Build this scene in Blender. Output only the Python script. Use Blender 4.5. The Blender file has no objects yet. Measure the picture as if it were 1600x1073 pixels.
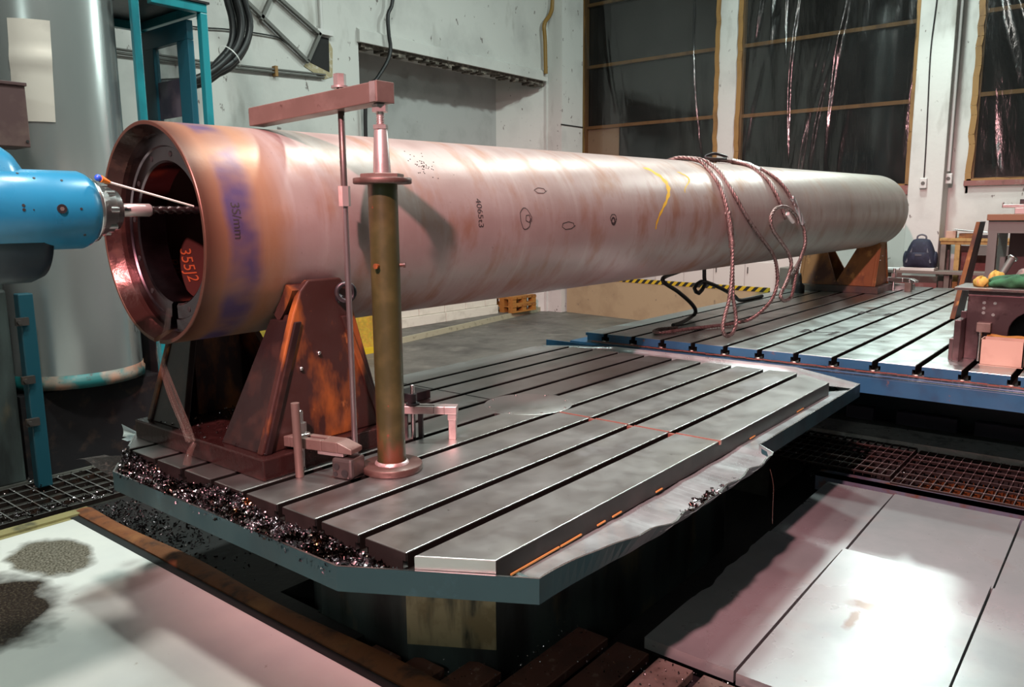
import bpy, bmesh, math, random
from math import sin, cos, pi, sqrt, radians, atan2
from mathutils import Vector as V, Matrix
random.seed(7)
SC = bpy.context.scene
COL = SC.collection

# ------------------------------------------------------------------ helpers
class B:
    """collects shapes in world coordinates and links them as ONE mesh"""
    def __init__(s):
        s.v = []; s.f = []; s.sm = []
    def add(s, vs, fs, smooth=False):
        o = len(s.v)
        s.v += [tuple(p) for p in vs]
        for f in fs:
            s.f.append(tuple(i + o for i in f)); s.sm.append(smooth)
        return s
    def box(s, a, b, M=None):
        (x0, y0, z0), (x1, y1, z1) = a, b
        vs = [(x0,y0,z0),(x1,y0,z0),(x1,y1,z0),(x0,y1,z0),(x0,y0,z1),(x1,y0,z1),(x1,y1,z1),(x0,y1,z1)]
        if M: vs = [M @ V(p) for p in vs]
        return s.add(vs, [(0,3,2,1),(4,5,6,7),(0,1,5,4),(1,2,6,5),(2,3,7,6),(3,0,4,7)])
    def cbox(s, c, d, rz=0, ry=0, rx=0):
        M = Matrix.Translation(c) @ Matrix.Rotation(rz,4,'Z') @ Matrix.Rotation(ry,4,'Y') @ Matrix.Rotation(rx,4,'X')
        return s.box((-d[0]/2,-d[1]/2,-d[2]/2),(d[0]/2,d[1]/2,d[2]/2), M)
    def bar(s, p, q, w, h, up=(0,0,1)):
        p, q = V(p), V(q); d = (q-p); L = d.length; d.normalize(); up = V(up)
        if abs(d.dot(up)) > .98: up = V((1,0,0))
        r = d.cross(up).normalized(); u = r.cross(d)
        vs = []
        for P in (p, q):
            for a, b in ((-1,-1),(1,-1),(1,1),(-1,1)): vs.append(P + r*a*w/2 + u*b*h/2)
        return s.add(vs, [(0,3,2,1)[::-1],(4,5,6,7)[::-1],(0,1,5,4)[::-1],(1,2,6,5)[::-1],(2,3,7,6)[::-1],(3,0,4,7)[::-1]])
    def prism(s, poly, axis, lo, hi):
        """poly: 2d points; axis 'z' -> (x,y), 'y' -> (x,z), 'x' -> (y,z)"""
        n = len(poly)
        def P(a, b, h): return {'z': (a,b,h), 'y': (a,h,b), 'x': (h,a,b)}[axis]
        vs = [P(a,b,lo) for a,b in poly] + [P(a,b,hi) for a,b in poly]
        fs = [tuple(range(n))[::-1], tuple(range(n, 2*n))] + [(i,(i+1)%n,n+(i+1)%n,n+i) for i in range(n)]
        return s.add(vs, fs)
    def cyl(s, p, q, r0, r1=None, n=20, cap=True, sm=True):
        if r1 is None: r1 = r0
        p, q = V(p), V(q); d = (q-p).normalized()
        up = V((0,0,1)) if abs(d.z) < .9 else V((1,0,0))
        a = d.cross(up).normalized(); b = d.cross(a)
        vs = [P + (a*cos(2*pi*i/n) + b*sin(2*pi*i/n))*r for P, r in ((p,r0),(q,r1)) for i in range(n)]
        s.add(vs, [(i,(i+1)%n,n+(i+1)%n,n+i) for i in range(n)], sm)
        if cap: s.add(vs, [tuple(range(n))[::-1], tuple(range(n,2*n))])
        return s
    def hexn(s, p, q, r): return s.cyl(p, q, r, n=6, sm=False)
    def lathe(s, prof, o, ax, n=48, sm=True, closed=False, flat=()):
        """prof: (along axis, radius)"""
        o, ax = V(o), V(ax).normalized()
        up = V((0,0,1)) if abs(ax.z) < .9 else V((1,0,0))
        a = ax.cross(up).normalized(); b = ax.cross(a)
        m = len(prof)
        vs = [o + ax*h + (a*cos(2*pi*i/n) + b*sin(2*pi*i/n))*r for h, r in prof for i in range(n)]
        o0 = len(s.v); s.v += [tuple(p) for p in vs]
        for k in range(m if closed else m-1):
            k2 = (k+1) % m
            for i in range(n):
                j = (i+1) % n
                s.f.append((o0+k*n+i, o0+k*n+j, o0+k2*n+j, o0+k2*n+i)); s.sm.append(sm)
        return s
    def tube(s, pts, r, n=8, closed=False, cap=True, tw=None):
        pts = [V(p) for p in pts]; m = len(pts)
        if m < 2: return s
        T = []
        for i in range(m):
            if closed: t = pts[(i+1)%m]-pts[i-1]
            else: t = pts[min(i+1,m-1)]-pts[max(i-1,0)]
            T.append(t.normalized() if t.length > 1e-9 else V((0,0,1)))
        u = T[0].orthogonal().normalized(); rings = []
        for i in range(m):
            u = (u - T[i]*u.dot(T[i])).normalized(); w = T[i].cross(u)
            rr = r(i/(m-1)) if callable(r) else r
            rings.append([pts[i] + (u*cos(2*pi*k/n) + w*sin(2*pi*k/n))*rr for k in range(n)])
        vs = [p for R in rings for p in R]; fs = []
        for i in range(m if closed else m-1):
            j = (i+1) % m
            for k in range(n):
                l = (k+1) % n
                fs.append((i*n+k, i*n+l, j*n+l, j*n+k))
        s.add(vs, fs, True)
        if cap and not closed: s.add(rings[0], [tuple(range(n))[::-1]]); s.add(rings[-1], [tuple(range(n))])
        return s
    def rope(s, pts, r, pitch=.10, strands=3, n=6, step=.012):
        """a laid wire rope: helical strands round a smooth path"""
        P = spline(pts, step)
        u = None; acc = 0; lines = [[] for _ in range(strands)]
        for i, p in enumerate(P):
            t = (P[min(i+1,len(P)-1)]-P[max(i-1,0)])
            t = t.normalized() if t.length > 1e-9 else V((0,0,1))
            u = t.orthogonal().normalized() if u is None else (u - t*u.dot(t)).normalized()
            w = t.cross(u)
            if i: acc += (p-P[i-1]).length
            for k in range(strands):
                a = 2*pi*(acc/pitch + k/strands)
                lines[k].append(p + (u*cos(a)+w*sin(a))*r*.5)
        for L in lines: s.tube(L, r*.56, n)
        return s
    def ball(s, c, r, n=12, sc=(1,1,1), jit=0):
        vs = []; fs = []
        m = n//2
        for i in range(m+1):
            th = pi*i/m
            for k in range(n):
                ph = 2*pi*k/n
                j = 1+random.uniform(-jit, jit)
                vs.append((c[0]+r*sc[0]*sin(th)*cos(ph)*j, c[1]+r*sc[1]*sin(th)*sin(ph)*j, c[2]+r*sc[2]*cos(th)*j))
        for i in range(m):
            for k in range(n):
                l = (k+1) % n
                fs.append((i*n+k, (i+1)*n+k, (i+1)*n+l, i*n+l))
        return s.add(vs, fs, True)
    def grid(s, fn, nu, nv, smooth=True):
        vs = [fn(i/nu, j/nv) for j in range(nv+1) for i in range(nu+1)]
        fs = [(j*(nu+1)+i, j*(nu+1)+i+1, (j+1)*(nu+1)+i+1, (j+1)*(nu+1)+i) for j in range(nv) for i in range(nu)]
        return s.add(vs, fs, smooth)

def spline(pts, step=.02):
    pts = [V(p) for p in pts]; out = []
    n = len(pts)
    for i in range(n-1):
        p0 = pts[max(i-1,0)]; p1 = pts[i]; p2 = pts[i+1]; p3 = pts[min(i+2,n-1)]
        m = max(2, int((p2-p1).length/step))
        for k in range(m):
            t = k/m
            out.append(.5*((2*p1)+(p2-p0)*t+(2*p0-5*p1+4*p2-p3)*t*t+(3*p1-p0-3*p2+p3)*t**3))
    out.append(pts[-1].copy())
    return out

def link(name, b, mat, parent=None, origin=None, bev=0, seg=2):
    me = bpy.data.meshes.new(name)
    if parent is not None and origin is None:
        o = V((0,0,0)); q = parent
        while q is not None: o += q.location; q = q.parent
    else:
        if origin is None:
            xs = [p[0] for p in b.v]; ys = [p[1] for p in b.v]; zs = [p[2] for p in b.v]
            origin = ((min(xs)+max(xs))/2, (min(ys)+max(ys))/2, min(zs))
        o = V(origin)
    me.from_pydata([tuple(V(p)-o) for p in b.v], [], b.f)
    me.polygons.foreach_set('use_smooth', b.sm)
    me.materials.append(mat); me.update()
    ob = bpy.data.objects.new(name, me); COL.objects.link(ob)
    if parent is not None: ob.parent = parent
    else: ob.location = o
    if bev:
        m = ob.modifiers.new('Bevel', 'BEVEL'); m.width = bev; m.segments = seg
        m.limit_method = 'ANGLE'; m.angle_limit = radians(40)
    return ob
def tag(o, label, cat, group=None, kind=None):
    o['label'] = label; o['category'] = cat
    if group: o['group'] = group
    if kind: o['kind'] = kind
    return o
def thing(name, label, cat, loc, group=None):
    o = bpy.data.objects.new(name, None); COL.objects.link(o)
    o.location = loc; o.empty_display_size = .1
    return tag(o, label, cat, group)
def struct(name, b, mat, **k):
    o = link(name, b, mat, **k); o['kind'] = 'structure'; return o
def solo(name, b, mat, label, cat, group=None, kind=None, bev=0, **k):
    return tag(link(name, b, mat, bev=bev, **k), label, cat, group, kind)
def lab(o, t): o['label'] = t; return o

# ------------------------------------------------------------------ materials
def new_mat(name):
    m = bpy.data.materials.new(name); m.use_nodes = True
    nt = m.node_tree; nt.nodes.clear()
    out = nt.nodes.new('ShaderNodeOutputMaterial'); bs = nt.nodes.new('ShaderNodeBsdfPrincipled')
    nt.links.new(bs.outputs[0], out.inputs[0])
    return m, nt, bs
def rgba(c): return (c[0], c[1], c[2], 1)
class NT:
    def __init__(s, nt): s.nt = nt
    def n(s, t, **k):
        x = s.nt.nodes.new(t)
        for a, b in k.items(): setattr(x, a, b)
        return x
    def l(s, a, b): s.nt.links.new(a, b)
    def coord(s, scale=(1,1,1), loc=(0,0,0), world=False):
        tc = s.n('ShaderNodeTexCoord'); mp = s.n('ShaderNodeMapping')
        if world:
            g = s.n('ShaderNodeNewGeometry'); s.l(g.outputs['Position'], mp.inputs[0])
        else: s.l(tc.outputs['Object'], mp.inputs[0])
        mp.inputs['Scale'].default_value = scale; mp.inputs['Location'].default_value = loc
        return mp.outputs[0]
    def noise(s, vec, scale, detail=4, rough=.55, dist=0):
        x = s.n('ShaderNodeTexNoise'); s.l(vec, x.inputs['Vector'])
        x.inputs['Scale'].default_value = scale; x.inputs['Detail'].default_value = detail
        x.inputs['Roughness'].default_value = rough; x.inputs['Distortion'].default_value = dist
        return x.outputs[0]
    def ramp(s, fac, lo, hi, a=0, b=1):
        x = s.n('ShaderNodeMapRange'); x.clamp = True
        s.l(fac, x.inputs[0]); x.inputs[1].default_value = lo; x.inputs[2].default_value = hi
        x.inputs[3].default_value = a; x.inputs[4].default_value = b
        return x.outputs[0]
    def mix(s, fac, a, b, blend='MIX'):
        x = s.n('ShaderNodeMix'); x.data_type = 'RGBA'; x.blend_type = blend
        if isinstance(fac, (int,float)): x.inputs[0].default_value = fac
        else: s.l(fac, x.inputs[0])
        for v, i in ((a,6),(b,7)):
            if isinstance(v, tuple): x.inputs[i].default_value = rgba(v)
            else: s.l(v, x.inputs[i])
        return x.outputs[2]
    def math(s, op, a, b=None):
        x = s.n('ShaderNodeMath'); x.operation = op
        for v, i in ((a,0),(b,1)):
            if v is None: continue
            if isinstance(v, (int,float)): x.inputs[i].default_value = v
            else: s.l(v, x.inputs[i])
        return x.outputs[0]
    def bump(s, h, strength, dist, bs):
        x = s.n('ShaderNodeBump'); x.inputs['Strength'].default_value = strength; x.inputs['Distance'].default_value = dist
        s.l(h, x.inputs['Height']); s.l(x.outputs[0], bs.inputs['Normal'])

def mat(name, col, rough=.5, metal=0, spots=(), bump=None, rvar=0, spec=.5, world=False):
    """spots: (colour, noise scale, lo, hi, stretch) layers over a base colour"""
    m, nt, bs = new_mat(name); k = NT(nt)
    c = col
    first = None
    for (sc, s, lo, hi, st) in spots:
        f = k.noise(k.coord(st, (s*.37, s*.11, s*.73), world), s, 5)
        f = k.ramp(f, lo, hi)
        if first is None: first = f
        c = k.mix(f, c, sc)
    if isinstance(c, tuple): bs.inputs['Base Color'].default_value = rgba(c)
    else: k.l(c, bs.inputs['Base Color'])
    bs.inputs['Metallic'].default_value = metal; bs.inputs['Roughness'].default_value = rough
    bs.inputs['Specular IOR Level'].default_value = spec
    if rvar:
        r = k.ramp(k.noise(k.coord((1,1,1),(3,1,2),world), 6, 4), .3, .7, max(.03,rough-rvar), min(1,rough+rvar))
        k.l(r, bs.inputs['Roughness'])
    if bump:
        k.bump(k.noise(k.coord(bump[3] if len(bump) > 3 else (1,1,1), world=world), bump[0], 6), bump[1], bump[2], bs)
    return m
O1 = (1,1,1)
STEEL = mat('machined_steel', (.49,.47,.46), .36, 1, [((.43,.40,.375), 3, .50,.72, (.5,1.4,1)), ((.53,.51,.50), 2.2, .56,.70, O1), ((.60,.585,.59), 1.7, .62,.66, O1), ((.16,.14,.11), 30, .71,.76, O1)], (60,.08,.002,(.15,1,1)), .05)
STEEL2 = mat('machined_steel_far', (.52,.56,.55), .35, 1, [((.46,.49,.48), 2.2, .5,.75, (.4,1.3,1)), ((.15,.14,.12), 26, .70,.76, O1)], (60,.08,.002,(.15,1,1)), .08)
BRIGHT = mat('bright_turned_steel', (.62,.60,.59), .25, 1, (), (30,.05,.002), .06)
DKSTEEL = mat('dark_oily_steel', (.09,.075,.07), .42, .6, [((.16,.10,.07), 8, .5,.7, O1)], (25,.2,.004), .1)
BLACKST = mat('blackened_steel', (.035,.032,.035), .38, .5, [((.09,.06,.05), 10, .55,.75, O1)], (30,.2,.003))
PANBLUE = mat('pan_teal_paint', (.010,.042,.050), .42, 0, [((.012,.03,.035), 4, .50,.70, (1,1,.4)), ((.03,.085,.10), 7, .62,.75, O1)], (20,.15,.003), .08)
PANIN = mat('pan_worn_sheet', (.74,.82,.83), .33, .8, [((.60,.66,.66), 3, .5,.72, O1), ((.25,.24,.22), 22, .70,.75, O1)], (5,.12,.02), .10)
BEDBLUE = mat('bed_blue_paint', (.020,.085,.165), .40, 0, [((.02,.05,.10), 5, .52,.72, O1), ((.16,.07,.04), 12, .66,.72, O1)], (18,.15,.003), .08)
PEDEST = mat('pedestal_stained_paint', (.045,.058,.055), .55, 0, [((.012,.012,.012), 4, .42,.62, (1.2,1.2,.25)), ((.17,.12,.06), 3, .56,.72, (1,1,.4))], (20,.2,.004))
RUST = mat('rusty_plate', (.034,.012,.009), .5, .05, [((.25,.078,.014), 4.5, .52,.63, (1,1,.45)), ((.020,.010,.010), 4, .55,.70, (1,1,.35)), ((.42,.17,.05), 14, .66,.74, (1,1,.5))], (35,.35,.004), .12)
RUSTOR = mat('rusty_orange_plate', (.22,.085,.022), .6, .1, [((.07,.025,.015), 5, .5,.66, (1,1,.4)), ((.40,.18,.05), 9, .6,.72, O1)], (35,.3,.004))
OLIVE = mat('olive_paint', (.036,.036,.010), .42, 0, [((.060,.056,.018), 10, .5,.7, O1), ((.22,.03,.02), 16, .70,.74, O1), ((.10,.035,.015), 6, .60,.70, (1,1,.5))], (30,.15,.003))
REDSTEEL = mat('brown_flange_steel', (.085,.048,.040), .42, .4, [((.14,.09,.075), 12, .5,.7, O1), ((.06,.03,.025), 8, .55,.7, O1)], (30,.2,.003), .1)
BARST = mat('brown_bar_steel', (.165,.115,.098), .45, .45, [((.22,.16,.14), 7, .5,.7, O1), ((.10,.06,.05), 18, .66,.74, O1)], (40,.12,.002), .1)
PINKST = mat('ground_clamp_steel', (.46,.40,.385), .36, .7, [((.30,.24,.22), 9, .5,.7, O1)], (40,.1,.002))
MBLUE = mat('machine_blue_enamel', (.012,.165,.29), .30, 0, [((.008,.10,.19), 3, .5,.7, O1), ((.10,.065,.05), 15, .72,.74, O1)], (12,.05,.003), .06)
DKBLUE = mat('dark_and_shaded_blue_enamel', (.006,.022,.032), .40, 0, [((.005,.02,.03), 4, .5,.7, O1)])
TEAL = mat('cabin_teal_paint', (.012,.20,.23), .35, 0, [((.008,.12,.15), 5, .5,.7, (1,1,.4)), ((.05,.05,.05), 30, .70,.73, O1)])
GALV = mat('galvanised_guard_sheet', (.50,.53,.52), .27, .72, [((.36,.38,.38), .9, .35,.75, (1,1,.3))], (.9,.10,.05,(1,1,.35)))
GALVP = mat('pale_sheet_and_reflection', (.68,.62,.55), .5, .3, [((.50,.45,.40), 3, .5,.7, O1)], (4,.1,.02))
PAINTBR = mat('dull_brown_cabinet', (.085,.045,.045), .5, .1, [((.13,.08,.07), 6, .5,.7, O1)])
WALL = mat('old_white_wall', (.60,.59,.56), .85, 0, [((.47,.46,.44), 1.2, .5,.72, O1), ((.20,.17,.16), 11, .665,.70, (1,1,.55)), ((.38,.36,.33), 2.6, .60,.74, (1,1,.3))], (14,.25,.01), world=True)
WALLG = mat('grey_render', (.42,.42,.41), .9, 0, [((.33,.33,.32), 2, .5,.7, O1), ((.20,.18,.17), 10, .68,.75, O1)], (14,.25,.01), world=True)
PLASTERR = mat('red_plinth_plaster', (.26,.11,.10), .85, 0, [((.38,.28,.25), 4, .55,.72, O1), ((.13,.06,.055), 7, .55,.72, O1)], (14,.3,.01), world=True)
CONC = mat('oily_concrete', (.125,.120,.105), .55, 0, [((.065,.062,.055), 1.2, .45,.65, O1), ((.19,.18,.155), 2.4, .58,.74, O1), ((.04,.038,.035), 12, .66,.74, O1)], (20,.25,.006), .15, world=True)
KERB = mat('pale_kerb_concrete', (.52,.49,.46), .85, 0, [((.30,.28,.26), 9, .5,.68, O1), ((.62,.60,.57), 20, .58,.7, O1)], (45,.5,.008), world=True)
CURBY = mat('yellowed_curb_paint', (.38,.355,.25), .85, 0, [((.20,.19,.13), 12, .55,.7, O1)], (40,.4,.006), world=True)
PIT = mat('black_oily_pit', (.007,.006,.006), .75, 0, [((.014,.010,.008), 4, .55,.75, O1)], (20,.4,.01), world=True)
PLATEW = None
GRATE = mat('grating_steel', (.55,.53,.51), .38, .8, [((.25,.18,.15), 9, .55,.70, O1)])
RUSTEDGE = mat('rust_frame_edge', (.20,.065,.022), .75, .1, [((.06,.025,.015), 8, .5,.66, O1), ((.30,.12,.04), 3, .55,.7, O1)], (40,.5,.006))
FRAMEY = mat('yellowed_frame_edge', (.30,.25,.11), .7, .1, [((.10,.09,.05), 7, .5,.66, O1), ((.45,.42,.33), 5, .6,.7, O1)], (40,.5,.006))
SLAT = mat('red_brown_slat', (.11,.042,.028), .55, .2, [((.05,.022,.016), 5, .5,.68, O1), ((.20,.12,.09), 24, .62,.72, O1)], (30,.3,.004))
SLATG = mat('grey_brown_slat', (.20,.165,.14), .55, .3, [((.10,.075,.06), 6, .5,.68, O1), ((.34,.22,.15), 30, .64,.72, O1)], (30,.3,.004))
RUBBER = mat('black_rubber', (.007,.007,.008), .45, 0, (), (40,.1,.002))
CONDUIT = mat('grey_conduit', (.12,.115,.105), .5, .3)
WHITEP = mat('white_conduit_paint', (.62,.60,.58), .45)
YELPIPE = mat('ochre_pipe_paint', (.26,.14,.025), .5)
WOOD = mat('pine_board', (.42,.25,.085), .7, 0, [((.28,.15,.05), 3, .5,.7, (.2,6,6))], (12,.15,.003))
PALW = mat('pallet_wood', (.36,.155,.028), .75, 0, [((.18,.075,.02), 4, .5,.7, (.3,4,4))], (20,.2,.004))
WINW = mat('window_wood', (.30,.16,.05), .6, 0, [((.16,.08,.03), 4, .5,.7, (1,1,.3))])
GREYW = mat('grey_plank', (.19,.15,.13), .7, 0, [((.10,.08,.07), 4, .5,.7, (1,.3,1))])
BEIGE = mat('beige_board', (.42,.33,.20), .75, 0, [((.33,.25,.15), 2.2, .5,.7, O1), ((.24,.19,.13), 10, .66,.74, O1)], (15,.1,.004))
BLOCKW = mat('white_block', (.66,.64,.55), .85, 0, [((.52,.50,.42), 5, .5,.7, O1)], (30,.2,.004))
CARD = mat('cardboard_box', (.50,.32,.25), .8, 0, [((.42,.26,.20), 5, .5,.7, O1), ((.30,.19,.15), 16, .70,.76, (1,.3,1))])
CARDIN = mat('cardboard_inside', (.42,.20,.045), .85)
DENIM = mat('navy_bag_fabric', (.012,.013,.032), .75, 0, [((.022,.024,.055), 20, .5,.7, O1)], (120,.3,.002))
STRAP = mat('grey_webbing', (.10,.10,.12), .7)
WHITEPL = mat('pale_plastic', (.66,.64,.60), .5)
PAPER = mat('white_paper', (.75,.75,.75), .7)
GREENR = mat('green_rag', (.030,.13,.055), .9, 0, [((.015,.06,.03), 8, .5,.7, O1)], (60,.5,.004))
YELG = mat('yellow_glove_fabric', (.48,.33,.07), .85, 0, [((.42,.12,.10), 12, .52,.62, O1)], (60,.4,.004))
GREYR = mat('grey_rag', (.16,.13,.12), .9, 0, [((.30,.22,.20), 14, .5,.62, O1)], (60,.5,.004))
ROPE = mat('wire_rope_steel', (.27,.19,.18), .42, .7, [((.12,.07,.06), 30, .5,.66, O1)])
ROPEG = mat('grey_wire_rope_end', (.42,.42,.42), .4, .7)
YELT = mat('yellow_tape', (.55,.40,.015), .55)
BLKT = mat('black_tape', (.012,.012,.012), .55)
COPPER = mat('copper_strip', (.30,.10,.075), .45, .5)
CHIP = mat('steel_chips', (.42,.38,.40), .22, 1, [((.05,.035,.03), 16, .44,.56, O1), ((.50,.24,.10), 9, .64,.68, O1)])
CHIPBED = mat('chip_bed', (.03,.022,.02), .6, .2, [((.12,.08,.07), 60, .55,.62, O1)], (60,.9,.02))
ORANGE = mat('orange_plastic', (.65,.17,.01), .4)
BLUEPL = mat('blue_plastic', (.02,.08,.50), .4)
WHPL = mat('white_hose', (.75,.66,.60), .45)
MARK = mat('marker_ink', (.020,.014,.014), .7)
REDPAINT = mat('orange_marking_paint', (.24,.050,.008), .7)
YELPAINT = mat('yellow_marking_paint', (.55,.36,.02), .6)
SEAM = mat('dark_filler', (.012,.012,.012), .7)

# chequered OSB
def osb():
    m, nt, bs = new_mat('osb_board'); k = NT(nt)
    v = k.n('ShaderNodeTexVoronoi'); v.inputs['Scale'].default_value = 1
    k.l(k.coord((34,34,60)), v.inputs['Vector'])
    n = k.noise(k.coord((1,1,1)), 9, 5, .6, 1.5)
    c = k.mix(k.ramp(n, .40, .62), (.52,.33,.035), (.30,.17,.025))
    c = k.mix(.35, c, v.outputs['Color'], 'MULTIPLY')
    c = k.mix(.30, c, (.62,.44,.04))
    k.l(c, bs.inputs['Base Color']); bs.inputs['Roughness'].default_value = .7
    return m
OSB = osb()

PP = V((1.53, 3.06, 1.686)); PA = V((1,-.0388,.0089)).normalized(); PR = .4346; PL = 9.0
PU = V((0,0,1)); PU = (PU - PA*PU.dot(PA)).normalized(); PN = PA.cross(PU)   # PN points toward -y (camera side)
if PN.y > 0: PN = -PN
def pip(s, ang, off=0): # ang from top, positive toward camera side
    return PP + PA*s + (PU*cos(ang) + PN*sin(ang))*(PR+off)

def pipe_mat():
    """mill-scale pipe: heat-tinted end (oxide colours fixed in the metal), rusty bloom further on"""
    m, nt, bs = new_mat('heat_tinted_pipe'); k = NT(nt)
    co = k.coord()
    sx = k.n('ShaderNodeSeparateXYZ'); k.l(co, sx.inputs[0])
    x, y, z = sx.outputs
    n1 = k.noise(k.coord((.8,1,1)), 1.6, 5); n2 = k.noise(k.coord((2.2,1,1.2),(4,2,1)), 2.6, 5)
    base = k.mix(k.ramp(n1, .38, .66), (.40,.325,.305), (.32,.245,.225))
    base = k.mix(k.ramp(n2, .50, .68, 0, .85), base, (.28,.15,.10))
    n3 = k.noise(k.coord((14,1,1),(1,5,2)), 1.2, 3)
    base = k.mix(k.ramp(n3, .52, .72, 0, .35), base, (.46,.42,.40))
    # far grey-green end
    base = k.mix(k.ramp(x, 4.5, 8, 0, .6), base, (.27,.27,.235))
    # heat tint: brown lip, purple-blue patches, straw band
    xw = k.math('ADD', x, k.math('MULTIPLY', k.math('SUBTRACT', n1, .5), .16))
    def band(a, b, c, d):
        return k.math('MULTIPLY', k.ramp(xw, a, b), k.ramp(xw, c, d, 1, 0))
    base = k.mix(k.ramp(xw, .08, .40, .92, 0), base, (.22,.105,.055))
    nb = k.noise(k.coord((.6,1,1),(7,3,9)), 4.2, 3)
    blue = k.math('MULTIPLY', band(.075,.11,.18,.25), k.ramp(nb, .38, .55))
    base = k.mix(k.math('MULTIPLY', blue, .95), base, (.080,.060,.145))
    base = k.mix(k.math('MULTIPLY', band(.20,.24,.28,.38), .5), base, (.36,.19,.075))
    base = k.mix(k.ramp(x, .0, .07, .95, 0), base, (.080,.034,.022))
    base = k.mix(k.math('MULTIPLY', band(.62,.66,.74,.78), .22), base, (.25,.20,.18))
    # fine dark specks
    sp = k.noise(k.coord(), 55, 3)
    base = k.mix(k.ramp(sp, .70, .76, 0, .5), base, (.12,.08,.07))
    k.l(base, bs.inputs['Base Color'])
    bs.inputs['Metallic'].default_value = .45
    r = k.ramp(n2, .35, .7, .38, .52); k.l(r, bs.inputs['Roughness'])
    k.bump(k.noise(co, 26, 5), .07, .01, bs)
    return m
PIPE = pipe_mat()
PIPEIN = mat('wet_bore_steel', (.048,.019,.016), .20, .6, [((.13,.06,.045), 6, .5,.66, O1), ((.035,.015,.012), 14, .58,.68, O1)], (22,.35,.006), .1)
FLANGE = mat('wet_flange_steel', (.21,.15,.17), .20, 1, [((.16,.10,.11), 6, .5,.7, O1)], (30,.06,.002), .06)
PIPEDARK = mat('dark_bore_paint', (.040,.010,.007), .5, .1, [((.04,.010,.008), 5, .5,.7, O1)])

def plate_mat(name, base, alt, rough, metal, seed):
    m, nt, bs = new_mat(name); k = NT(nt)
    n = k.noise(k.coord((1,1,1),(seed,seed*2,0), True), 1.5, 5)
    n2 = k.noise(k.coord((1,1,1),(seed*3,1,0), True), 4, 5)
    c = k.mix(k.ramp(n, .40, .66), base, alt)
    c = k.mix(k.ramp(n2, .58, .72, 0, .4), c, (.36,.29,.28))
    c = k.mix(k.ramp(k.noise(k.coord(world=True), 40, 3), .70, .76, 0, .6), c, (.12,.10,.10))
    g = k.n('ShaderNodeNewGeometry'); st = None
    for (cx, cy, sx, sy) in ((3.57,.83,.055,.085),(3.42,.852,.12,.026),(3.47,.758,.12,.024)):
        mp = k.n('ShaderNodeMapping'); k.l(g.outputs['Position'], mp.inputs[0])
        mp.inputs['Scale'].default_value = (1/sx, 1/sy, 0); mp.inputs['Location'].default_value = (-cx/sx, -cy/sy, 0)
        ln = k.n('ShaderNodeVectorMath'); ln.operation = 'LENGTH'; k.l(mp.outputs[0], ln.inputs[0])
        d = k.math('ADD', ln.outputs['Value'], k.math('MULTIPLY', k.math('SUBTRACT', k.noise(k.coord(world=True), 18, 4), .5), 1.2))
        m_ = k.ramp(d, .55, 1.15, .8, 0); st = m_ if st is None else k.math('MAXIMUM', st, m_)
    c = k.mix(st, c, (.20,.125,.10))
    k.l(c, bs.inputs['Base Color'])
    bs.inputs['Metallic'].default_value = metal
    k.l(k.ramp(n, .35, .7, rough-.06, rough+.10), bs.inputs['Roughness'])
    k.bump(k.noise(k.coord((1,1,1),world=True), 2.2, 3), .10, .02, bs)
    return m
FPLATE = plate_mat('floor_plate_aluminium', (.40,.405,.41), (.27,.28,.285), .30, .5, 1.3)

def left_plate_mat():
    m, nt, bs = new_mat('wet_white_plate'); k = NT(nt)
    co = k.coord(world=True)
    n = k.noise(co, 1.1, 5)
    c = k.mix(k.ramp(n, .36, .66), (.80,.775,.72), (.64,.63,.61))
    # dark oily puddle with its own outline: distance from its centre, edge broken by noise
    def blob(cx, cy, sx, sy, r0, r1, dist):
        mp = k.n('ShaderNodeMapping'); g = k.n('ShaderNodeNewGeometry'); k.l(g.outputs['Position'], mp.inputs[0])
        mp.inputs['Scale'].default_value = (1/sx, 1/sy, 1); mp.inputs['Location'].default_value = (-cx/sx, -cy/sy, 0)
        ln = k.n('ShaderNodeVectorMath'); ln.operation = 'LENGTH'; k.l(mp.outputs[0], ln.inputs[0])
        d = k.math('ADD', ln.outputs['Value'], k.math('MULTIPLY', k.math('SUBTRACT', k.noise(co, dist, 3), .5), .9))
        return k.ramp(d, r0, r1, 1, 0)
    b0 = blob(1.50, 4.36, .20, .36, .72, .95, 4)
    b1 = k.math('MAXIMUM', blob(1.08, 3.95, .30, .50, .72, 1.02, 4), b0)
    b2 = blob(1.60, 3.70, .22, .10, .5, 1.3, 4)
    g = k.noise(co, 90, 2)
    oil = k.mix(k.ramp(g, .50, .72), (.022,.013,.010), (.10,.075,.05))
    oil = k.mix(k.math('MULTIPLY', b0, .75), oil, k.mix(k.ramp(g, .42, .62), (.10,.085,.06), (.34,.30,.24)))
    c = k.mix(b1, c, oil)
    c = k.mix(k.math('MULTIPLY', b2, .6), c, (.22,.12,.09))
    c = k.mix(k.ramp(k.noise(k.coord((1,1,1),(5,5,0),True), 26, 3), .70, .75, 0, .5), c, (.35,.28,.22))
    k.l(c, bs.inputs['Base Color']); bs.inputs['Metallic'].default_value = 0
    k.l(k.ramp(b1, 0, 1, .38, .30), bs.inputs['Roughness'])
    k.bump(k.noise(co, 2, 3), .06, .02, bs)
    return m
LPLATE = left_plate_mat()

def hazard():
    m, nt, bs = new_mat('hazard_stripe_tape'); k = NT(nt)
    sx = k.n('ShaderNodeSeparateXYZ'); k.l(k.coord(), sx.inputs[0])
    a = k.math('ADD', sx.outputs[1], sx.outputs[2])
    fr = k.math('FRACT', k.math('MULTIPLY', a, 7.5))
    c = k.mix(k.math('GREATER_THAN', fr, .5), (.60,.42,.02), (.015,.015,.015))
    k.l(c, bs.inputs['Base Color']); bs.inputs['Roughness'].default_value = .5
    return m
HAZ = hazard()

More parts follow.
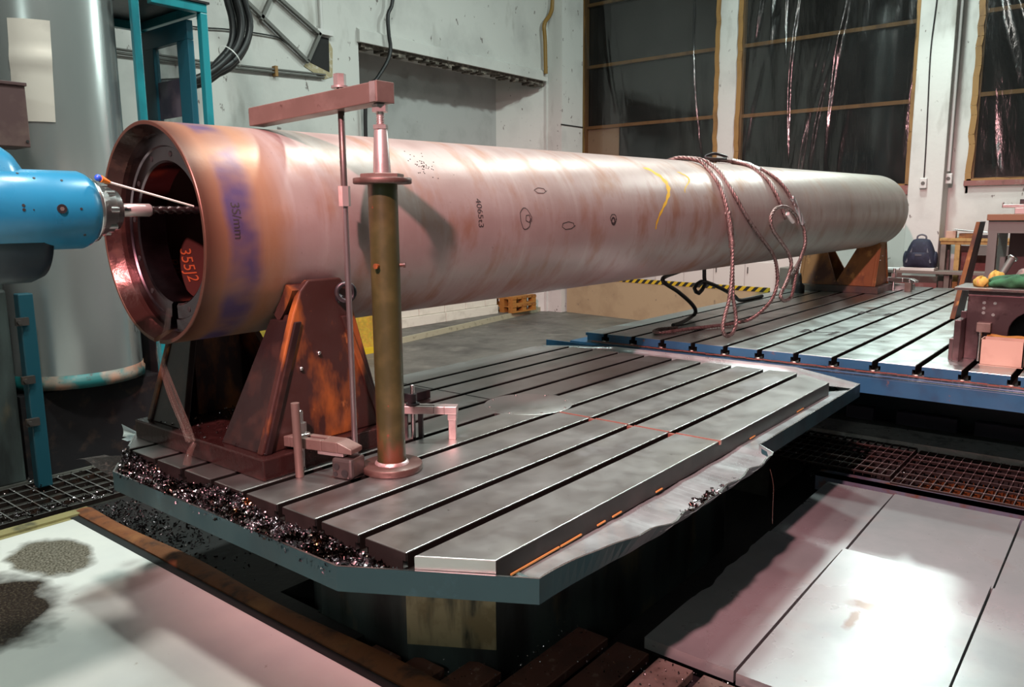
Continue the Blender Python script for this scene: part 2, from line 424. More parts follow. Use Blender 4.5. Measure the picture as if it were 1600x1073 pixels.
def film():
    m, nt, bs = new_mat('plastic_film')
    nt.nodes.remove(bs); k = NT(nt)
    out = [n for n in nt.nodes if n.type == 'OUTPUT_MATERIAL'][0]
    tr = k.n('ShaderNodeBsdfTransparent'); gl = k.n('ShaderNodeBsdfGlossy'); df = k.n('ShaderNodeBsdfDiffuse')
    gl.inputs['Roughness'].default_value = .16; gl.inputs['Color'].default_value = (.9,.9,.9,1)
    df.inputs['Color'].default_value = (.5,.45,.43,1); tr.inputs['Color'].default_value = (.80,.80,.80,1)
    fz = k.n('ShaderNodeFresnel'); fz.inputs['IOR'].default_value = 1.45
    a = k.n('ShaderNodeMixShader'); a.inputs[0].default_value = .008
    k.l(tr.outputs[0], a.inputs[1]); k.l(df.outputs[0], a.inputs[2])
    b = k.n('ShaderNodeMixShader')
    k.l(k.ramp(fz.outputs[0], 0, 1, .05, .8), b.inputs[0]); k.l(a.outputs[0], b.inputs[1]); k.l(gl.outputs[0], b.inputs[2])
    bp = k.n('ShaderNodeBump'); bp.inputs['Strength'].default_value = .35; bp.inputs['Distance'].default_value = .03
    k.l(k.noise(k.coord((1,1.6,.45)), 5, 4), bp.inputs['Height']); k.l(bp.outputs[0], gl.inputs['Normal'])
    k.l(b.outputs[0], out.inputs[0])
    return m
FILM = film()
def glass(name, tint, rough=.05, dirt=.12):
    m, nt, bs = new_mat(name); nt.nodes.remove(bs); k = NT(nt)
    out = [n for n in nt.nodes if n.type == 'OUTPUT_MATERIAL'][0]
    tr = k.n('ShaderNodeBsdfTransparent'); gl = k.n('ShaderNodeBsdfGlossy'); df = k.n('ShaderNodeBsdfDiffuse')
    tr.inputs['Color'].default_value = rgba(tint); gl.inputs['Roughness'].default_value = rough
    df.inputs['Color'].default_value = (.40,.38,.36,1)
    a = k.n('ShaderNodeMixShader')
    k.l(k.ramp(k.noise(k.coord((1,1,.6)), 3, 5), .4, .7, 0, dirt*2), a.inputs[0])
    k.l(tr.outputs[0], a.inputs[1]); k.l(df.outputs[0], a.inputs[2])
    b = k.n('ShaderNodeMixShader'); b.inputs[0].default_value = .07
    k.l(a.outputs[0], b.inputs[1]); k.l(gl.outputs[0], b.inputs[2]); k.l(b.outputs[0], out.inputs[0])
    return m
GLASS = glass('night_window_glass', (.35,.36,.36), .05, .03)
CABGLASS = glass('cabin_glass', (.80,.82,.82), .04, .20)
def water():
    m, nt, bs = new_mat('coolant'); nt.nodes.remove(bs); k = NT(nt)
    out = [n for n in nt.nodes if n.type == 'OUTPUT_MATERIAL'][0]
    tr = k.n('ShaderNodeBsdfTransparent'); gl = k.n('ShaderNodeBsdfGlossy'); df = k.n('ShaderNodeBsdfDiffuse')
    df.inputs['Color'].default_value = (.40,.22,.17,1); gl.inputs['Roughness'].default_value = .12
    a = k.n('ShaderNodeMixShader'); a.inputs[0].default_value = .07
    k.l(tr.outputs[0], a.inputs[1]); k.l(df.outputs[0], a.inputs[2])
    b = k.n('ShaderNodeMixShader'); b.inputs[0].default_value = .07
    k.l(a.outputs[0], b.inputs[1]); k.l(gl.outputs[0], b.inputs[2]); k.l(b.outputs[0], out.inputs[0])
    return m
WATER = water()

# text as mesh, mapped onto a surface
def text_mesh(txt, size, fn, b, space=1.0):
    cu = bpy.data.curves.new('tmp', 'FONT'); cu.body = txt; cu.size = size; cu.space_character = space
    ob = bpy.data.objects.new('tmp', cu); COL.objects.link(ob)
    dg = bpy.context.evaluated_depsgraph_get()
    me = bpy.data.meshes.new_from_object(ob.evaluated_get(dg))
    b.add([fn(v.co.x, v.co.y) for v in me.vertices], [tuple(p.vertices) for p in me.polygons])
    bpy.data.objects.remove(ob); bpy.data.curves.remove(cu); bpy.data.meshes.remove(me)

# ================================================================== THE SETTING
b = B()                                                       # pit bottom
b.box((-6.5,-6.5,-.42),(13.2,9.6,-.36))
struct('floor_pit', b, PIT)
b = B()                                                       # concrete floor round the pit
b.box((-6.5,5.75,-.36),(13.2,9.6,0)); b.box((6.66,-6.5,-.36),(13.2,5.75,0)); b.box((5.6,2.05,-.36),(6.66,5.75,0))
struct('floor', b, CONC)
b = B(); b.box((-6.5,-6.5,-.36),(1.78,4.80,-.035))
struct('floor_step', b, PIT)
b = B()                                                       # concrete kerb by the grating
b.grid(lambda u,v: (6.30+.36*v, -1.6+3.62*u, .045+.006*sin(u*40)*sin(v*3)), 60, 4)
b.box((6.30,-1.6,-.02),(6.66,2.02,.040))
struct('floor_kerb', b, KERB)
b = B(); b.box((6.31,-1.6,-.36),(6.66,2.02,-.02)); struct('floor_kerb_base', b, PIT)
b = B(); b.prism([(3.6,7.36),(11.6,8.62),(11.6,9.3),(3.6,9.3)], 'z', 0, .08)   # ledge before the left wall
struct('floor_ledge', b, CURBY)
b = B(); b.prism([(3.6,7.40),(11.6,8.66),(11.6,9.3),(3.6,9.3)], 'z', .08, .083)
struct('floor_ledge_top', b, CONC)

# left wall with the deep bricked-up recess
b = B()
b.box((-6.5,8.5,0),(7.30,9.3,8)); b.box((7.30,8.5,4.22),(11.55,9.3,8)); b.box((11.55,8.5,0),(13.2,9.3,8))
b.prism([(11.0,9.2),(11.6,8.5),(11.6,9.3),(11.0,9.3)], 'z', 0, 4.2)
struct('wall_left', b, WALL)
b = B(); b.box((7.30,9.2,0),(11.2,9.35,4.3)); struct('wall_recess', b, WALLG)
b = B(); b.prism([(8.44,4.05),(8.44,4.20),(8.50,4.24),(9.2,4.24),(9.2,4.10),(8.62,4.06)], 'x', 7.28, 11.52); struct('trim_lintel', b, WALL)
b = B()
for i in range(60):
    x = 7.35+4.1*i/60; b.box((x,8.50,4.03-random.uniform(.0,.07)),(x+.07,8.62+random.uniform(0,.12),4.07))
struct('trim_broken_lintel_edge', b, mat('broken_plaster',(.10,.085,.07),.95,0,[((.26,.22,.18),14,.5,.62,O1)],(30,.8,.02)))
b = B(); b.box((11.6,8.2,0),(12.25,8.5,8)); struct('trim_corner_pier', b, WALL)
b = B(); b.box((11.58,8.19,3.30),(12.26,8.21,3.32)); struct('trim_pier_crack', b, SEAM)

# back wall with three tall windows
b = B()
def wb(y0,y1,z0,z1,x0=12.6,x1=12.95): b.box((x0,y0,z0),(x1,y1,z1))
wb(-6.5,8.6,0,2.08); wb(-6.5,8.6,6.0,8); wb(5.42,5.76,2.08,6.0); wb(2.02,2.76,2.08,6.0); wb(-6.5,-1.4,2.08,6.0); wb(2.02,2.05,2.0,6)
wb(-1.4,2.06,2.08,2.15)
struct('wall_back', b, WALL)
b = B(); b.box((12.22,2.26,0),(12.62,2.70,8)); struct('trim_pillar', b, WALL, bev=.012)
b = B(); b.box((12.50,-6.4,0),(12.63,2.04,1.28)); b.box((12.54,2.68,0),(12.63,4.2,.92)); struct('trim_plinth', b, PLASTERR)
b = B(); b.box((12.54,2.72,2.00),(12.63,3.6,2.13)); struct('trim_sill', b, PLASTERR)
b = B(); b.box((12.55,-1.4,2.10),(12.64,2.07,2.17)); struct('trim_sill.001', b, PLASTERR)
b = B(); b.box((12.2,2.24,0),(12.24,2.72,.86)); struct('baseboard_pillar', b, PLASTERR)

def wrinkle(y0, y1, z0, z1, seed, n, slant):
    rnd = random.Random(seed)
    R = [(rnd.random(), rnd.random(), rnd.uniform(.18,.5), rnd.uniform(.010,.022), rnd.uniform(.010,.028), rnd.uniform(*slant)) for _ in range(n)]
    def fn(u, v):
        y = y1 + (y0-y1)*u; z = z0 + (z1-z0)*v
        d = .012*sin(u*7+seed)*sin(v*9+seed*2) + .02*sin(pi*min(1,max(0,u)))*sin(pi*v*3)**2*.6
        for (cu, cv, ln, w, a, sl) in R:
            t = v - cv; q = (u - cu - sl*t - .25*t*t)/w
            e = math.exp(-q*q) * math.exp(-(t/ln)**2)
            d += a*e
        edge = min(1, 12*u, 12*(1-u), 20*v, 20*(1-v))
        return (12.585 - max(0, d)*max(0,edge), y, z)
    return fn
def window(n, y0, y1, z0, z1, bars, seed, nf, slant, board=False):
    w = bpy.data.objects.new('window_%d' % n, None); COL.objects.link(w); w.location = (12.6,(y0+y1)/2,z0); w['kind'] = 'structure'
    f = B()
    for z in bars: f.bar((12.66,y0,z),(12.66,y1,z),.06,.055)
    f.bar((12.66,y0+.04,z0),(12.66,y0+.04,z1),.07,.08); f.bar((12.66,y1-.04,z0),(12.66,y1-.04,z1),.07,.08); f.bar((12.66,y0,z0+.03),(12.66,y1,z0+.03),.07,.06)
    link('window_frame', f, WINW, w)
    g = B(); g.box((12.72,y0,z0),(12.725,y1,z1)); link('window_pane', g, GLASS, w)
    p = B(); p.grid(wrinkle(y0,y1,z0,z1,seed,nf,slant), 150, 120); link('plastic_film', p, FILM, w)
    t = B(); rnd = random.Random(seed)
    for yy in (y0+.02, y1-.02):
        pts = [(12.575, yy+rnd.uniform(-.012,.012), z0+(z1-z0)*i/30) for i in range(31)]
        for i in range(30): t.bar(pts[i], pts[i+1], .075, .012, (1,0,0))
    pts = [(12.575, y0+(y1-y0)*i/20, z0+.02+rnd.uniform(-.012,.012)) for i in range(21)]
    for i in range(20): t.bar(pts[i], pts[i+1], .012, .06)
    link('film_tape', t, WINW, w)
    if board:
        q = B(); q.box((12.69,7.70,z0),(12.71,y1,3.33)); link('pane_board', q, BEIGE, w)
    return w
window(1, 5.76, 8.44, 2.08, 6.0, (3.34,4.42,5.5), 3, 3, (-.3,-.1), True)
window(2, 2.76, 5.42, 2.10, 6.0, (3.31,4.40,5.5), 5, 24, (.05,.32))
window(3, -1.40, 2.04, 2.15, 6.0, (3.32,4.40,5.5), 8, 16, (-.5,-.1))
# the unseen rest of the hall
UNSEENWALL = mat('unseen_hall_grey_wall', (.12,.125,.12), .9, world=True)
b = B(); b.box((-6.7,-6.5,-.36),(-6.5,9.3,8)); struct('unseen_wall_front', b, UNSEENWALL)
b = B(); b.box((-6.5,-6.7,-.36),(13.2,-6.5,8)); struct('unseen_wall_right', b, UNSEENWALL)
b = B(); b.box((-6.7,-6.7,8),(13.2,9.6,8.2)); struct('unseen_ceiling', b, UNSEENWALL)

# ---- things on the left wall
def tube_thing(name, lines, r, m, label, cat, group=None, step=.05, n=8, smooth=True):
    b = B()
    for L in lines: b.tube(spline(L, step) if smooth else L, r, n)
    return solo(name, b, m, label, cat, group)
t = thing('conduit_run', 'twin grey conduits clipped level across the white wall below the hole', 'conduit', (5.8,8.46,3.46))
for pts in ([(4.0,8.46,3.47),(5.10,8.46,3.482),(6.70,8.46,3.551)], [(4.0,8.46,3.43),(5.10,8.46,3.446),(6.68,8.46,3.516)]):
    q = B(); q.tube(pts, .014, 8); link('conduit', q, CONDUIT, t)
for x in (5.25, 5.95):
    q = B(); q.box((x-.02,8.435,3.44),(x+.02,8.5,3.56)); link('clip', q, WINW, t)
tube_thing('wall_cable', [[(4.0,8.47,3.80),(4.9,8.47,3.838),(5.37,8.47,3.884),(5.94,8.47,3.907),(6.1,8.47,3.87),(6.43,8.47,3.69)]], .009, RUBBER, 'thin dark cable running along the white wall above the twin conduits', 'cable')
t = thing('wall_bracket', 'dark angle-iron frame of slanting bars ending at the hole in the white wall', 'bracket', (6.2,8.44,3.7))
for p, q_ in (((5.0,8.44,4.62),(6.43,8.44,3.67)), ((5.92,8.44,4.42),(6.63,8.44,4.03)), ((6.02,8.44,4.50),(5.77,8.44,4.06)), ((6.63,8.44,4.05),(6.42,8.44,3.68))):
    q = B(); q.bar(p, q_, .045, .04); link('bar', q, CONDUIT, t)
b = B(); b.prism([(6.62,4.02),(6.80,4.02),(6.79,3.60),(6.45,3.69)], 'y', 8.485, 8.499); struct('wall_hole', b, PIT)
b = B(); b.prism([(6.80,4.0),(6.86,3.9),(6.84,3.55),(6.70,3.50),(6.40,3.62),(6.45,3.69),(6.79,3.60)], 'y', 8.49, 8.4985); struct('wall_hole_stain', b, mat('foam_stain',(.40,.33,.20),.9,0,[((.55,.50,.42),20,.5,.65,O1)]))
t = thing('vertical_pipe', 'thin white-grey pipe coming down the wall to a bracket above the hole', 'pipe', (6.67,8.46,4.08))
q = B(); q.cyl((6.67,8.46,4.09),(6.67,8.46,6.5),.022); link('tube', q, WHITEP, t)
q = B(); q.box((6.58,8.42,4.04),(6.83,8.498,4.10)); link('wall_plate', q, WHITEP, t)
tube_thing('hanging_cable', [[(7.85,8.36,5.2),(7.819,8.36,4.654),(7.728,8.36,4.456),(7.729,8.36,4.208),(7.756,8.36,4.021),(7.689,8.36,3.844),(7.504,8.38,3.594),(7.33,8.40,3.40),(7.3,8.42,2.6),(7.3,8.42,1.2)]], .026, RUBBER, 'black cable hanging down past the left end of the lintel', 'cable')
tube_thing('ochre_pipe', [[(11.6,8.40,6.2),(11.60,8.40,5.40),(11.53,8.40,5.164),(11.36,8.40,4.965),(11.38,8.40,4.7),(11.40,8.40,4.16)]], .035, YELPIPE, 'ochre pipe bending down the wall corner to the lintel end', 'pipe')
t = thing('hose_bundle', 'thick bundle of black hoses looping down beside the teal cabin', 'hose bundle', (4.9,7.6,3.0))
base = [(4.80,7.6,4.4),(4.89,7.6,3.968),(4.936,7.6,3.788),(4.925,7.6,3.627),(4.854,7.6,3.47),(4.726,7.6,3.331),(4.574,7.6,3.21),(4.427,7.6,3.123),(4.287,7.6,3.069),(4.0,7.6,3.02)]
for i,(dx,dy,dz) in enumerate(((0,0,0),(.07,-.05,-.01),(-.07,.0,.01),(-.02,-.07,.02),(.10,.03,-.05))):
    q = B(); q.tube(spline([(x+dx*(1+.3*sin(k)),y+dy,z+dz+dx*.5*(1 if k>5 else 0)) for k,(x,y,z) in enumerate(base)], .05), .036, 10); link('hose', q, RUBBER, t)
q = B(); q.lathe([(0,.13),(.012,.13)], (4.79,7.6,3.39), (.72,0,.69), 24); link('cable_tie', q, WHITEP, t)

# ---- pillar fittings
tube_thing('thin_cable', [[(12.20,2.51,4.9),(12.20,2.505,4.56),(12.20,2.53,4.07),(12.20,2.533,3.74),(12.20,2.52,3.233),(12.20,2.505,2.63),(12.20,2.50,2.22)]], .008, RUBBER, 'thin dark cable hanging down the face of the white pillar', 'cable')
def socket(c, lbl):
    t = thing('socket_box', lbl, 'socket', c, None)
    q = B(); q.box((c[0]-.03,c[1]-.045,c[2]-.07),(c[0]+.03,c[1]+.045,c[2]+.07)); link('housing', q, WHITEP, t, bev=.01)
    q = B(); q.cyl((c[0]-.031,c[1],c[2]),(c[0]-.035,c[1],c[2]),.025); link('outlet', q, CONDUIT, t)
socket((12.19,2.50,2.14), 'small white socket box at the end of the thin cable on the pillar')
t = thing('white_conduit', 'straight white conduit running down in the corner right of the pillar', 'conduit', (12.45,2.235,2.3))
q = B(); q.cyl((12.40,2.24,2.30),(12.40,2.24,7.5),.022); link('tube', q, WHITEP, t)
socket((12.40,2.23,2.20), 'small white socket box under the straight white conduit')

# ---- beside the left wall
t_blocks = [('lower',7.7,8.99,.083),('lower',9.0,10.29,.083),('upper',7.7,8.42,.235),('upper',8.43,8.99,.235),('upper',9.0,9.49,.235),('upper',9.5,9.98,.235),('upper',9.99,10.29,.235)]
for i,(row,x0,x1,z) in enumerate(t_blocks):
    order = ['first','second','third','fourth','fifth'][i if row=='lower' else i-2]
    b = B(); b.box((x0,8.60 + (.0 if row=='lower' else .03),z),(x1,8.84,z+.148 if row=='lower' else z+.16))
    solo('white_block', b, BLOCKW, 'white building block in the %s row against the recess, %s from the left' % (row, order), 'block', 'white blocks stacked in the recess', bev=.006)
def pallet(z, lbl):
    t = thing('wooden_pallet', lbl, 'pallet', (10.8,8.6,z), 'pallets beside the white blocks')
    for k in range(3):
        q = B(); y = 8.40+.20*k; q.box((10.44,y,z),(11.10,y+.10,z+.022)); link('bottom_board', q, PALW, t)
    for y in (8.40,8.60,8.80):
        for x in (10.44,10.72,11.0):
            q = B(); q.box((x,y,z+.022),(x+.10,y+.10,z+.095)); link('block', q, PALW, t)
    for k in range(5):
        q = B(); x = 10.44+.14*k; q.box((x,8.39,z+.095),(x+.10,8.91,z+.117)); link('deck_board', q, PALW, t)
    q = B()
    for y in (8.40,8.60,8.80): q.box((10.44,y,z+.117),(11.10,y+.10,z+.139))
    link('stringer_board', q, PALW, t)
pallet(.083, 'orange-brown wooden pallet lying on the ledge, lower of the two')
pallet(.222, 'orange-brown wooden pallet lying on another pallet by the recess')
b = B(); b.box((5.0,7.715,.075),(6.86,7.745,.72)); 
t = thing('chipboard_panel', 'yellow chipboard panel standing on the floor behind the near saddle', 'panel', (5.9,7.73,0))
link('board', b, OSB, t)
q = B(); q.box((5.0,7.69,0),(6.86,7.77,.075)); link('bottom_rail', q, YELT, t)

# low beige barrier with hazard tape
t = thing('barrier_panel', 'low beige barrier panel with black and yellow tape along its top', 'barrier', (11.3,6.3,0))
ang = atan2(-.60, -3.95)
def bp(u, z, off=0): return (11.70-.60*u - off*.99, 8.15-3.95*u + off*.15, z)
q = B(); q.add([bp(0,0),bp(1,0),bp(1,.62),bp(0,.62),bp(0,0,-.05),bp(1,0,-.05),bp(1,.62,-.05),bp(0,.62,-.05)], [(0,1,2,3),(7,6,5,4),(0,4,5,1),(1,5,6,2),(2,6,7,3),(3,7,4,0)]); link('panel', q, BEIGE, t)
q = B(); q.add([bp(0.02,.62,.004),bp(1,.62,.004),bp(1,.685,.004),bp(0.02,.685,.004),bp(0.02,.62,-.05),bp(1,.62,-.05),bp(1,.685,-.05),bp(0.02,.685,-.05)], [(0,1,2,3),(7,6,5,4),(0,4,5,1),(1,5,6,2),(2,6,7,3),(3,7,4,0)]); link('hazard_tape', q, HAZ, t)
t = thing('white_cabinet', 'low white cabinet with four doors behind the beige barrier', 'cabinet', (12.3,5.5,0))
q = B(); q.box((12.2,4.45,0),(12.55,6.62,1.02)); link('body', q, WALL, t, bev=.006)
for k in range(4):
    d = B(); y = 4.48+.535*k; d.box((12.18,y,.08),(12.2,y+.52,.98)); d_ = link('door', d, WHITEPL, t, bev=.004)
    h = B(); h.box((12.165,y+.47,.80),(12.18,y+.485,.90)); link('handle', h, CONDUIT, d_)
b = B(); b.box((12.02,4.02,.0),(12.08,4.42,1.30)); solo('white_board', b, WHITEPL, 'upright white board seen under the pipe left of the far saddle', 'board')

# ================================================================== FLOOR PLATES AND GRATINGS
cells = [(2.735,4.135,1.105,1.50,'foremost plate along the pit edge, with a torn oily rim'),(2.735,4.13,.425,1.095,'large foremost plate with a brown bracket-shaped stain'),(2.735,4.12,-.42,.415,'foremost plate at the lower right corner of the picture'),
         (4.145,5.175,1.10,1.50,'rear plate next to the pit, with its corner in shadow'),(4.14,5.175,.42,1.09,'rear middle plate beside the grating'),(4.13,5.175,-.42,.41,'rear plate at the right edge of the picture')]
for i,(x0,x1,y0,y1,lbl) in enumerate(cells):
    tl = (.010,.026,.010,.010,.020,.010)[i]
    def fz(x, y): return -.010 + tl*((x-x0)/(x1-x0)-.5) + .004*sin(x*3.1+i)*sin(y*4.3+i*2)
    b = B()
    def ye(x): return y1 - (0 if i else (.022*math.exp(-((x-3.35)/.12)**2)+.012*math.exp(-((x-3.75)/.09)**2)+.004*sin(x*40)*(3.2 < x < 3.95)))
    b.grid(lambda u,v: (x0+(x1-x0)*u, y0+(ye(x0+(x1-x0)*u)-y0)*v, fz(x0+(x1-x0)*u, y0+(y1-y0)*v)), 48, 10)
    n = 48
    for (pa, pb) in (((x0,y0),(x1,y0)),((x1,y0),(x1,y1)),((x1,y1),(x0,y1)),((x0,y1),(x0,y0))):
        vs = []
        for k in range(n+1):
            x = pa[0]+(pb[0]-pa[0])*k/n; y = pa[1]+(pb[1]-pa[1])*k/n
            if y == y1 and pa[1] == pb[1]: y = ye(x)
            vs += [(x,y,fz(x,y)),(x,y,fz(x,y)-.05)]
        b.add(vs, [(2*k,2*k+1,2*k+3,2*k+2) for k in range(n)])
    solo('floor_plate', b, FPLATE, 'grey metal floor plate, ' + lbl, 'floor plate', 'metal floor plates right of the pit')
b = B()
for x in (2.80,3.7,4.6,5.1): b.box((x,-.5,-.36),(x+.06,1.42,-.06))
solo('plate_support', b, BLACKST, 'dark steel bearers under the grey floor plates', 'support beam')

b = B(); b.box((-1.6,-1.0,-.032),(1.795,4.79,0)); 
solo('wet_plate', b, LPLATE, 'large white wet floor plate with a dark oil puddle at bottom left', 'floor plate', bev=.004)
t = thing('floor_edging', 'rusty angle frame around the large white wet plate', 'frame', (1.86,3,-.03))
q = B(); q.box((1.797,.2,-.05),(1.845,4.84,-.006)); link('inner_edge', q, SEAM, t)
q = B(); q.grid(lambda u,v: (1.845+.10*v+.012*sin(u*19)*v, .2+4.70*u, .002+.012*sin(pi*v)), 60, 4); q.box((1.845,.2,-.10),(1.93,4.90,.001)); link('side_rail', q, RUSTEDGE, t)
q = B(); q.box((-1.6,4.84,-.05),(1.93,4.93,.006)); q.box((-1.6,4.795,-.05),(1.80,4.84,-.008)); link('end_rail', q, FRAMEY, t)

def grating(name, x0, x1, y0, y1, z, nx, ny, lbl, rz=0, h=.03, tilt=0):
    b = B(); e = B()
    for i in range(ny+1):
        y = y0+(y1-y0)*i/ny; b.box((x0,y-.0025,z-h),(x1,y+.0025,z)); e.box((x0,y-.0026,z-.0005),(x1,y+.0026,z+.0006))
    for i in range(nx+1):
        x = x0+(x1-x0)*i/nx; b.box((x-.004,y0,z-.012),(x+.004,y1,z+.001)); e.box((x-.0042,y0,z+.0005),(x+.0042,y1,z+.0016))
    o = solo(name, b, GRIM, lbl, 'grating', 'steel floor gratings')
    c = link('worn_edge', e, GRATE, o); lab(c, 'bright worn top edges of the bars')
    return o
GRIM = mat('grimy_grating_bar', (.018,.012,.010), .6, .1, [((.05,.022,.014), 9, .55,.72, O1)], None, 0, .2)
grating('floor_grating', 5.46,6.26,1.19,1.98,.02, 6,14, 'steel bar grating by the pit, nearer the turntable', -.02)
grating('floor_grating', 5.40,6.28,-.55,1.17,.0, 7,30, 'steel bar grating over rusty conveyor, at right picture edge', -.03)
grating('floor_grating', .6,2.75,5.06,5.72,-.01, 22,5, 'steel bar grating left, in front of the machine column')
grating('floor_grating', 1.95,2.72,.62,1.06,-.06, 8,8, 'small grating beside the grey slats at bottom edge')
b = B(); b.box((5.30,-1.4,-.12),(5.38,1.62,-.012)); b.box((5.30,-1.4,-.02),(5.44,1.62,-.012))
solo('grating_beam', b, mat('blue_grey_beam',(.13,.14,.19),.5,.3,[((.16,.07,.04),9,.5,.66,O1)]), 'blue-grey steel angle edging the right-hand gratings', 'beam')
b = B()
b.box((5.55,-1.2,-.21),(6.2,1.12,-.19))
for i in range(4):
    for k in range(34):
        x = 5.66+.15*i; y = -.95+.06*k
        b.add([(x-.06,y,-.19),(x,y-.022,-.19),(x+.06,y,-.19),(x,y+.022,-.19),(x,y,-.12)], [(0,1,4),(1,2,4),(2,3,4),(3,0,4)])
solo('chip_conveyor', b, RUSTOR, 'rusty orange chip conveyor under the right-hand grating', 'conveyor')
for i in range(7):
    y0 = 1.06+.20*i
    b = B(); b.box((1.96 if i > 2 else 2.0, y0, -.10),((2.705,2.705,2.705,2.705,2.22,2.10,2.05)[i], y0+.155, -.06))
    solo('floor_slat', b, SLATG if i < 2 else SLAT, ('grey-brown' if i < 2 else 'red-brown')+' floor slat in the pit, %s from the front edge of the plates' % ['first','second','third','fourth','fifth','sixth','seventh'][i], 'slat', 'floor slats in the pit', bev=.004)
b = B(); b.box((1.96,.98,-.36),(2.0,2.5,-.105)); b.box((2.66,.98,-.36),(2.70,1.88,-.105)); solo('slat_bearer', b, BLACKST, 'dark bearers under the pit floor slats', 'support beam')

def top_bevel(o, w):
    me = o.data; zt = max(v.co.z for v in me.vertices)
    at = me.attributes.new('bevel_weight_edge', 'FLOAT', 'EDGE')
    for e in me.edges:
        at.data[e.index].value = 1.0 if all(abs(me.vertices[i].co.z-zt) < 1e-4 for i in e.vertices) else 0.0
    m = o.modifiers.new('Bevel', 'BEVEL'); m.width = w; m.segments = 2; m.limit_method = 'WEIGHT'
    return o
# ================================================================== NEAR ROTARY TABLE
X0, X1, Y0, Y1, ZT = 1.53, 4.92, 1.404, 3.62, .75
t = thing('rotary_table', 'grey T-slotted turntable with teal drip pan, carrying the near end of the pipe', 'machine table', (3.22,2.51,0))
SW = .018                                                     # half slot width
slots = [2.51 + .2192*k for k in range(-4, 5)]
edges = [Y0] + slots + [Y1]
b = B()
for i in range(len(edges)-1):
    a = edges[i] + (SW if i else 0); c = edges[i+1] - (SW if i < len(edges)-2 else 0)
    if i == 0: poly = [(1.655,a),(4.749,a),(4.905,c),(X0,c)]
    elif i == len(edges)-2: poly = [(X0,a),(X1,a),(4.76,c),(1.66,c)]
    else: poly = [(X0,a),(X1,a),(X1,c),(X0,c)]
    b.prism(poly, 'z', .722 if 0 < i < len(edges)-2 else .695, ZT)
    g = .014
    if not 0 < i < len(edges)-2: continue
    if i == 0: poly = [(1.655,a),(4.749,a),(4.905,c-g),(X0,c-g)]
    elif i == len(edges)-2: poly = [(X0,a+g),(X1,a+g),(4.76,c),(1.66,c)]
    else: poly = [(X0,a+g),(X1,a+g),(X1,c-g),(X0,c-g)]
    b.prism(poly, 'z', .695, .722)
b.prism([(1.66,Y0+.004),(4.745,Y0+.004),(X1-.004,1.62),(X1-.004,3.41),(4.755,Y1-.004),(1.665,Y1-.004),(X0+.02,3.41),(X0+.02,1.62)], 'z', .672, .696)
b.box((2.99,2.485,.69),(3.50,2.535,.7495))
top_bevel(link('slotted_plate', b, STEEL, t), .003)
b = B(); b.box((1.657,Y0-.002,.673),(4.747,Y0+.0005,.7475))  # thin skins over the plate's side faces, darker than its top
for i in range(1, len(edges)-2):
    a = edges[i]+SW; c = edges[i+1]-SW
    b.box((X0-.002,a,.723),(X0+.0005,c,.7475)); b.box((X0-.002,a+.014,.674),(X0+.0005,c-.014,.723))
SLOTSHADE = mat('black_slot_shade',(.008,.007,.006),.7,0,(),None,0,.1)  # shade of the slot depth put into colour on thin black skins
for y in slots:
    q = B()
    for (xa, xb) in (((X0+.006,2.985),(3.505,X1-.006)) if abs(y-2.51) < .01 else ((X0+.006,X1-.006),)):
        q.box((xa,y-SW-.0004,.697),(xb,y-SW+.0008,.7462)); q.box((xa,y+SW-.0008,.697),(xb,y+SW+.0004,.7462)); q.box((xa,y-SW,.6955),(xb,y+SW,.6972))
    link('slot_shade', q, SLOTSHADE, t)
lab(link('plate_edge', b, mat('dark_plate_edge',(.020,.016,.015),.6,.0,[((.030,.023,.022),8,.5,.7,O1)],None,0,.12), t), 'dark side faces of the table plate')
b = B()
b.lathe([(0,.235),(.0015,.232),(.0015,.0)], (3.245,2.51,.75), (0,0,1), 48)
link('centre_cover', b, STEEL, t)
for k in range(8):
    a = 2*pi*k/8+.2; q = B(); q.cyl((3.245+.215*cos(a),2.51+.215*sin(a),.7505),(3.245+.215*cos(a),2.51+.215*sin(a),.7535),.008,n=10); lab(link('screw', q, BRIGHT, t), 'small bright screw of the centre cover')
q = B()
for i in range(5):
    a = edges[i]+(SW if i else 0); c = edges[i+1]-SW
    if i == 4: c = 2.30
    if c > a: q.box((3.198,a,.7503),(3.207,c,.7525))
for y in slots[:4]: q.cbox((3.202,y,.735),(.02,.036,.02))
q.box((3.196,Y0-.008,.735),(3.210,Y0,.7525))
lab(link('joint_strip', q, COPPER, t), 'thin copper-coloured strip across the middle of the table')
q = B()
for i in range(5, 10): q.box((3.198,edges[i]+SW,.7502),(3.207,edges[i+1]-SW,.7510))
link('joint_line', q, SEAM, t)
# drip pan
O = [(1.40,1.82),(1.71,1.285),(5.03,1.30),(5.34,1.80),(5.34,3.24),(5.05,3.74),(1.72,3.76),(1.40,3.28)]
def rim(p):
    """the right-hand rim is knocked outwards and down along its middle"""
    x, y = p; dz = 0; dy = 0
    if y < 1.32 and 1.72 < x < 5.0:
        def sm(a, b, v): v = min(1,max(0,(v-a)/(b-a))); return v*v*(3-2*v)
        w = sm(1.75,2.45,x)*(1-sm(3.36,3.40,x))
        dz = -.020*w + .005*sin(x*23)*w*(x > 2.2) + (-.006*w if 2.5 < x < 2.8 else 0)
        dy = -.085*w + .006*sin(x*31)*w
    return dy, dz
per = []
n = len(O)
for i in range(n):
    a, c = O[i], O[(i+1)%n]; m = 90 if i == 1 else 12
    for k in range(m): per.append((a[0]+(c[0]-a[0])*k/m, a[1]+(c[1]-a[1])*k/m))
N = len(per)
cx, cy = 3.3, 2.5
